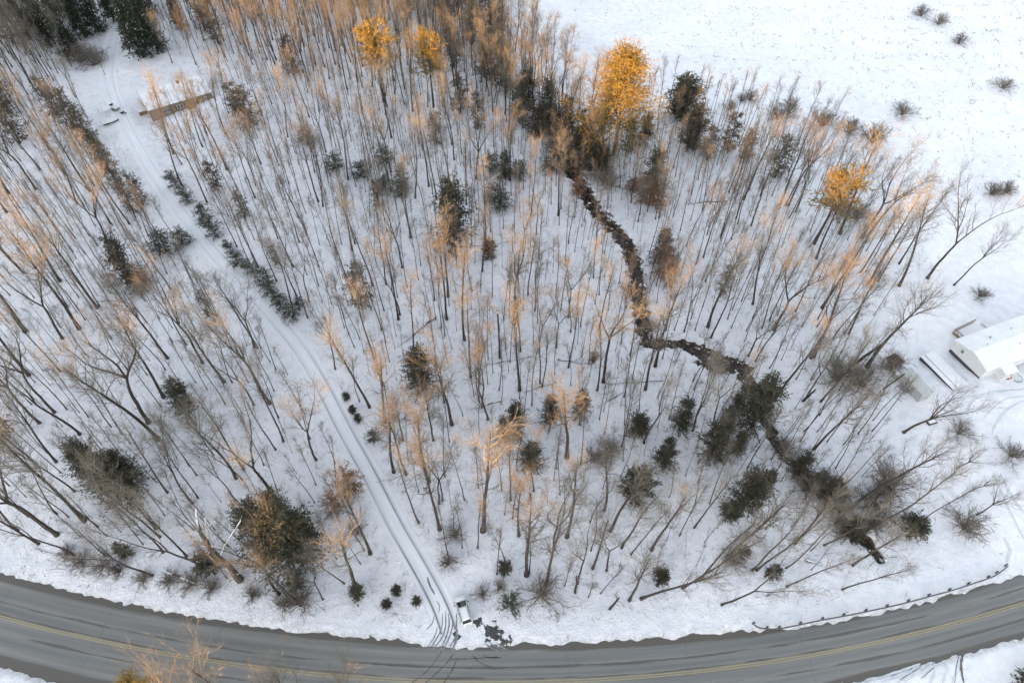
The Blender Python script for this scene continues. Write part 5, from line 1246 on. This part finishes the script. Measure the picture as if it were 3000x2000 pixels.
tag(o, 'dark wheelbarrow standing in the cabin drive beside the utility trailer', 'wheelbarrow')
p = h1(440, 920); o = empty('covered_boat', (p.x, p.y, gz(p.x, p.y)), .6); m = MB(); xs = np.linspace(-2, 2, 9); V = []
for x in xs:
    w = .8*(1-(max(x, 0)/2.02)**2)**.5+.02
    for y, z_ in ((-w, .6), (-w*.6, .1), (0, 0), (w*.6, .1), (w, .6)): V.append([x, y, z_])
q = [[i*5+j, i*5+j+1, (i+1)*5+j+1, (i+1)*5+j] for i in range(8) for j in range(4)]; m.add(V, q); m.obj('hull', M_DARK, o, True)
m = MB(); V = []
for x in xs:
    w = .85*(1-(max(x, 0)/2.05)**2)**.5+.02
    for y, z_ in ((-w, .55), (-w*.5, .8), (0, .88), (w*.5, .8), (w, .55)): V.append([x, y, z_])
m.add(V, q); m.obj('snow_layer', M_ROOFS, o, True); tag(o, 'small snow-covered boat hull lying below the canopy left of the drive', 'boat')

# ---------------------------------------------------------------- guardrail
GR = [c9(*p) for p in ((470, 1185), (500, 1203), (560, 1212), (640, 1210), (780, 1182), (925, 1152), (1065, 1127), (1210, 1098), (1350, 1068), (1490, 1035), (1625, 998), (1760, 962), (1885, 922), (2015, 878), (2070, 850), (2130, 803))]
def galv():
    m, nt, b = new_mat('weathered_galvanised_steel'); n = noise(nt, 2, 4)
    nt.links.new(ramp(nt, n, [(0.3, (.05, .06, .065)), (0.7, (.12, .13, .14))]), b.inputs['Base Color']); b.inputs['Metallic'].default_value = .3; b.inputs['Roughness'].default_value = .5; return m
M_GALV = galv()
g0 = at(GR[0][0], GR[0][1], .65); ge = empty('guardrail', (g0.x, g0.y, 0))
gl = arc(GR, 4, z=.65)-np.array([g0.x, g0.y]); T = np.gradient(gl, axis=0); T /= np.linalg.norm(T, axis=1, keepdims=True); Nn = np.stack([T[:, 1], -T[:, 0]], 1)
pf = [(0.0, .46), (.09, .51), (.09, .60), (.0, .645), (.0, .68), (.09, .72), (.09, .81), (0, .86)]
V = np.array([[[gl[i, 0]+Nn[i, 0]*(a+o_), gl[i, 1]+Nn[i, 1]*(a+o_), b+.08] for a, b in pf] for o_ in (.0, ) for i in range(len(gl))]); k = len(pf); n = len(gl)
m = MB(); q = [[i*k+j, (i+1)*k+j, (i+1)*k+j+1, i*k+j+1] for i in range(n-1) for j in range(k-1)]; m.add(V.reshape(-1, 3), q)
ro = m.obj('rail', M_GALV, ge, True); so = ro.modifiers.new('thickness', 'SOLIDIFY'); so.thickness = .08
for i, gp in enumerate(GR):
    if i in (1, ): continue
    p = at(gp[0], gp[1], .65); zg = gz(p.x, p.y)
    m = MB(); m.box((p.x-g0.x-.05, p.y-g0.y+.24, (zg+1.0)/2-.1), (.18, .22, 1.0-zg+.2), .2); m.obj('post', simple('guardrail_post', (.07, .065, .06), .8, .3, 5) if i == 0 else ge.children[1].data.materials[0], ge)
tag(ge, 'curved steel guardrail on posts along the road bend', 'guardrail')

# post boxes and little road-side markers
for px, py, lab in ((1086, 1865, 'small dark marker post on the snowy verge left of the driveway mouth'), (1050, 1775, 'tiny dark post stub in the snow left of the young evergreens')):
    p = ground_at(px, py); o = empty('marker_post', p); m = MB(); m.box((0, 0, .45), (.14, .14, .9)); m.obj('post', M_DARK, o); m = MB(); m.box((0, -.02, .85), (.22, .1, .24)); m.obj('reflector', M_METAL, o); tag(o, lab, 'post')

# ---------------------------------------------------------------- parked car
def car():
    F_ = at(*c3(815, 425), z=.5); R_ = at(*c3(985, 990), z=.6); c = (F_+R_)/2; d = F_-R_; L = 4.65; ang = math.atan2(d.y, d.x)
    zg = gz(c.x, c.y); e = empty('parked_car', (c.x, c.y, max(zg, 0.0)+.03), ang)
    paint = simple('white_car_paint', (.74, .76, .78), .25, .03, 1, spec=.6)
    # body shell by lofted sections: x, half width, sill, shoulder height
    sec = [(-2.30, .62, .42, .62, .78), (-2.22, .82, .30, .70, .98), (-1.9, .90, .24, .80, 1.04), (-1.3, .925, .22, .84, 1.03), (-.3, .93, .21, .84, 1.00), (.6, .925, .21, .82, .98), (1.0, .92, .22, .80, .96), (1.5, .90, .24, .76, .92), (1.95, .84, .26, .68, .84), (2.2, .72, .32, .60, .74), (2.32, .52, .40, .54, .62)]
    V = []
    for x, w, z0, zs, zt in sec:
        V += [[x, 0, z0], [x, -w*.92, z0], [x, -w, z0+.12], [x, -w, zs], [x, -w*.93, zt-.03], [x, -w*.7, zt+.01], [x, 0, zt+.035], [x, w*.7, zt+.01], [x, w*.93, zt-.03], [x, w, zs], [x, w, z0+.12], [x, w*.92, z0]]
    k = 12; n = len(sec); q = [[i*k+j, i*k+(j+1) % k, (i+1)*k+(j+1) % k, (i+1)*k+j] for i in range(n-1) for j in range(k)]
    m = MB(); m.add(V, q, [[0, j+1, j] for j in range(1, k-1)]+[[(n-1)*k, (n-1)*k+j, (n-1)*k+j+1] for j in range(1, k-1)]); b = m.obj('body', paint, e, True)
    # greenhouse: glass cage, roof above
    gs = [(-2.12, .70, 1.02), (-1.72, .655, 1.50), (-.4, .665, 1.60), (.35, .64, 1.55), (1.08, .76, .98)]
    V = []
    for x, w, z_ in gs:
        lw = .84 if abs(x) < 1.5 else .8
        V += [[x, -max(w, lw if z_ < 1.1 else w), z_], [x, max(w, lw if z_ < 1.1 else w), z_]]
    def pane(name, P, mat=M_GLASS, off=0):
        mm = MB(); mm.add(P, [[0, 1, 2, 3]]); o = mm.obj(name, mat, e); s = o.modifiers.new('t', 'SOLIDIFY'); s.thickness = .02; return o
    glass = simple('dark_car_glass', (.035, .04, .042), .08, .3, 1, spec=.7)
    # solid dark cabin volume
    cab = MB(); cv = [[-2.10, -.76, .98], [-2.10, .76, .98], [-1.74, -.64, 1.52], [-1.74, .64, 1.52], [.18, -.63, 1.54], [.18, .63, 1.54], [1.28, -.82, .93], [1.28, .82, .93], [-.3, -.86, .98], [-.3, .86, .98]]
    cab.add(cv, [[0, 1, 3, 2], [2, 3, 5, 4], [4, 5, 7, 6]], [[0, 2, 8], [2, 4, 8], [4, 6, 8], [1, 9, 3], [3, 9, 5], [5, 9, 7]]); cab.obj('cabin', glass, e)
    pane('windscreen', [[1.25, -.76, .97], [1.25, .76, .97], [.22, .61, 1.53], [.22, -.61, 1.53]], glass).location.z = .012
    pane('rear_window', [[-2.13, .64, 1.07], [-2.13, -.64, 1.07], [-1.83, -.58, 1.47], [-1.83, .58, 1.47]], glass)
    for s_ in (-1, 1):
        pane('side_window', [[-1.75, s_*.785, 1.04], [-.25, s_*.80, 1.04], [-.25, s_*.70, 1.47], [-1.55, s_*.69, 1.47]][::s_], glass)
        pane('side_window', [[-.15, s_*.80, 1.04], [.85, s_*.80, 1.02], [.32, s_*.70, 1.47], [-.15, s_*.70, 1.47]][::s_], glass)
        # pillars and roof rails
        pl = MB(); pl.tubes(np.array([[1.30, s_*.80, .96], [.20, s_*.635, 1.55], [-1.7, s_*.64, 1.53], [-2.16, s_*.76, 1.0]])[None], np.full((1, 4), .045), 6); pl.tubes(np.array([[-.2, s_*.84, 1.0], [-.2, s_*.65, 1.54]])[None], np.full((1, 2), .04), 5); pl.obj('pillar', paint, e, True)
        rl = MB(); rl.tubes(np.array([[.15, s_*.6, 1.62], [0, s_*.6, 1.68], [-1.4, s_*.6, 1.68], [-1.55, s_*.6, 1.6]])[None], np.full((1, 4), .022), 6); rl.obj('roof_rail', M_DARK, e, True)
        mi = MB(); mi.box((.88, s_*1.02, 1.02), (.14, .24, .15)); bevel(mi.obj('mirror', M_DARK, e), .03)
        hl = MB(); hl.box((2.13, s_*.60, .68), (.24, .30, .12), -s_*.45); bevel(hl.obj('headlight', M_METAL, e), .03)
        tl = MB(); tl.box((-2.24, s_*.70, .92), (.06, .16, .14), s_*.35); bevel(tl.obj('taillight', M_RED, e), .02)
        dr_ = MB(); dr_.box((-.2, s_*.928, .62), (.012, .012, .62)); dr_.box((.75, s_*.925, .62), (.012, .012, .6)); dr_.box((.1, s_*.945, .82), (.16, .03, .03)); dr_.box((-.8, s_*.945, .83), (.16, .03, .03)); dr_.obj('door_handle', M_DARK, e)
    rf = MB(); rv = []
    xs = [-1.80, -1.66, -1.0, -.4, .0, .22]; zs = [1.51, 1.56, 1.61, 1.62, 1.605, 1.57]
    for x, z_ in zip(xs, zs):
        for y in (-.58, -.4, 0, .4, .58): rv.append([x, y, z_-.03*(abs(y)/.58)**2])
    q = [[i*5+j, (i+1)*5+j, (i+1)*5+j+1, i*5+j+1] for i in range(5) for j in range(4)]; rf.add(rv, q); o = rf.obj('roof', paint, e, True); s = o.modifiers.new('t', 'SOLIDIFY'); s.thickness = .05
    sn = MB(); sv = [[x*.93-.04, y*.9, z_+.035] for x, y, z_ in rv]; sn.add(sv, q); o = sn.obj('snow_layer', M_ROOFS, e, True); s = o.modifiers.new('t', 'SOLIDIFY'); s.thickness = .03
    hd = MB(); hv = []
    for x, w, z_ in ((1.34, .74, .965), (1.55, .72, .955), (1.9, .66, .88), (2.1, .55, .80)):
        for y in (-1, -.5, 0, .5, 1): hv.append([x, y*w, z_+.03-.05*abs(y)**2])
    q = [[i*5+j, (i+1)*5+j, (i+1)*5+j+1, i*5+j+1] for i in range(3) for j in range(4)]; hd.add(hv, q); o = hd.obj('bonnet', paint, e, True); s = o.modifiers.new('t', 'SOLIDIFY'); s.thickness = .02
    for x in (-1.38, 1.42):
        for s_ in (-1, 1):
            ty = MB(); ty.tubes(np.array([[x, s_*.70, .34], [x, s_*.94, .34]])[None], np.full((1, 2), .34), 20); w_ = ty.obj('wheel', simple('tyre_rubber', (.02, .02, .02), .8) if (x < 0 and s_ < 0) else bpy.data.materials['tyre_rubber'], e, True)
            ri = MB(); ri.tubes(np.array([[x, s_*.90, .34], [x, s_*.955, .34]])[None], np.full((1, 2), .21), 14); ri.obj('rim', M_METAL, w_)
    bp = MB(); bp.box((-2.33, 0, .5), (.1, 1.3, .22)); bevel(bp.obj('rear_bumper', paint, e), .04)
    np_ = MB(); np_.box((-2.345, 0, .78), (.02, .5, .14)); np_.obj('number_plate', M_METAL, e)
    tag(e, 'white car with snow on its roof, parked beside the driveway mouth', 'car')
car()

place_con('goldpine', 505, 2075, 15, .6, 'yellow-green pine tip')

# ---------------------------------------------------------------- labels that single each plant out
LMK = [('white parked car', 1357, 1790), ('cabin', 520, 320), ('mobile home', 2850, 1080), ('camper trailer', 2640, 1130), ('largest golden pine', 1795, 468), ('round dark cedar', 1990, 350),
       ('rightmost golden pine', 2385, 700), ('broken snowy tree', 705, 1700), ("guardrail's left end", 2212, 1830), ("guardrail's right end", 2950, 1660), ('longest fallen log', 1221, 973), ("brook's sharp bend", 1905, 1005),
       ("brook's lower end", 2580, 1632), ('log spanning the brook', 1858, 962), ('middle of the driveway', 880, 1022), ('top of the driveway', 340, 250), ('mouth of the driveway', 1310, 1880), ('left golden-topped pine', 1130, 292), ('right golden-topped pine', 1275, 300),
       ('top left corner', 0, 0), ('bottom left corner', 0, 2000), ('bottom right corner', 3000, 2000), ('left edge midpoint', 0, 1000), ('grey snag in mid-forest', 1464, 1049), ('wooden deck', 2810, 980), ('picture centre', 1500, 1000), ('large yard tree by the trailer', 2647, 1266)]
SECT = ['right of', 'above right of', 'above', 'above left of', 'left of', 'below left of', 'below', 'below right of']
ORD = ['nearest', 'second nearest', 'third nearest', 'fourth nearest', 'fifth nearest', 'sixth nearest', 'seventh nearest', 'eighth nearest', 'ninth nearest', 'tenth nearest', 'eleventh nearest', 'twelfth nearest', 'thirteenth nearest', 'fourteenth nearest', 'fifteenth nearest']
fam = {}
for t in THINGS:
    if t[0].get('_own'): continue
    fam.setdefault(t[4] if t[4] != 'evergreen' else t[3], []).append(t)
for f, lst in fam.items():
    best = {}
    for ln_, lx, ly in LMK:
        sec = {}
        for i, t in enumerate(lst):
            dx, dy = t[1]-lx, ly-t[2]; dist = math.hypot(dx, dy)
            if dist < 12: continue
            s_ = int(round(math.degrees(math.atan2(dy, dx))/45)) % 8
            sec.setdefault(s_, []).append((dist, i))
        for s_, v in sec.items():
            v.sort()
            for rk, (dist, i) in enumerate(v):
                sc_ = rk*260+dist
                if i not in best or sc_ < best[i][0]: best[i] = (sc_, rk, s_, ln_)
    for i, t in enumerate(lst):
        _, rk, s_, ln_ = best[i]
        t[0]['label'] = ''; o_ = ORD[rk] if rk < len(ORD) else f'number {rk+1} nearest'
        t[0]['label'] = f"{t[3]}, {o_} {SECT[s_]} the {ln_}"
for t in THINGS:
    if t[0].get('_own'): del t[0]['_own']
sp_ = [o for o in SC.objects if o.parent is None and o.type in ('MESH', 'EMPTY')]
print('top-level', len(sp_), 'objects', len(SC.objects), 'unlabelled', [o.name for o in sp_ if 'label' not in o and 'kind' not in o][:10])
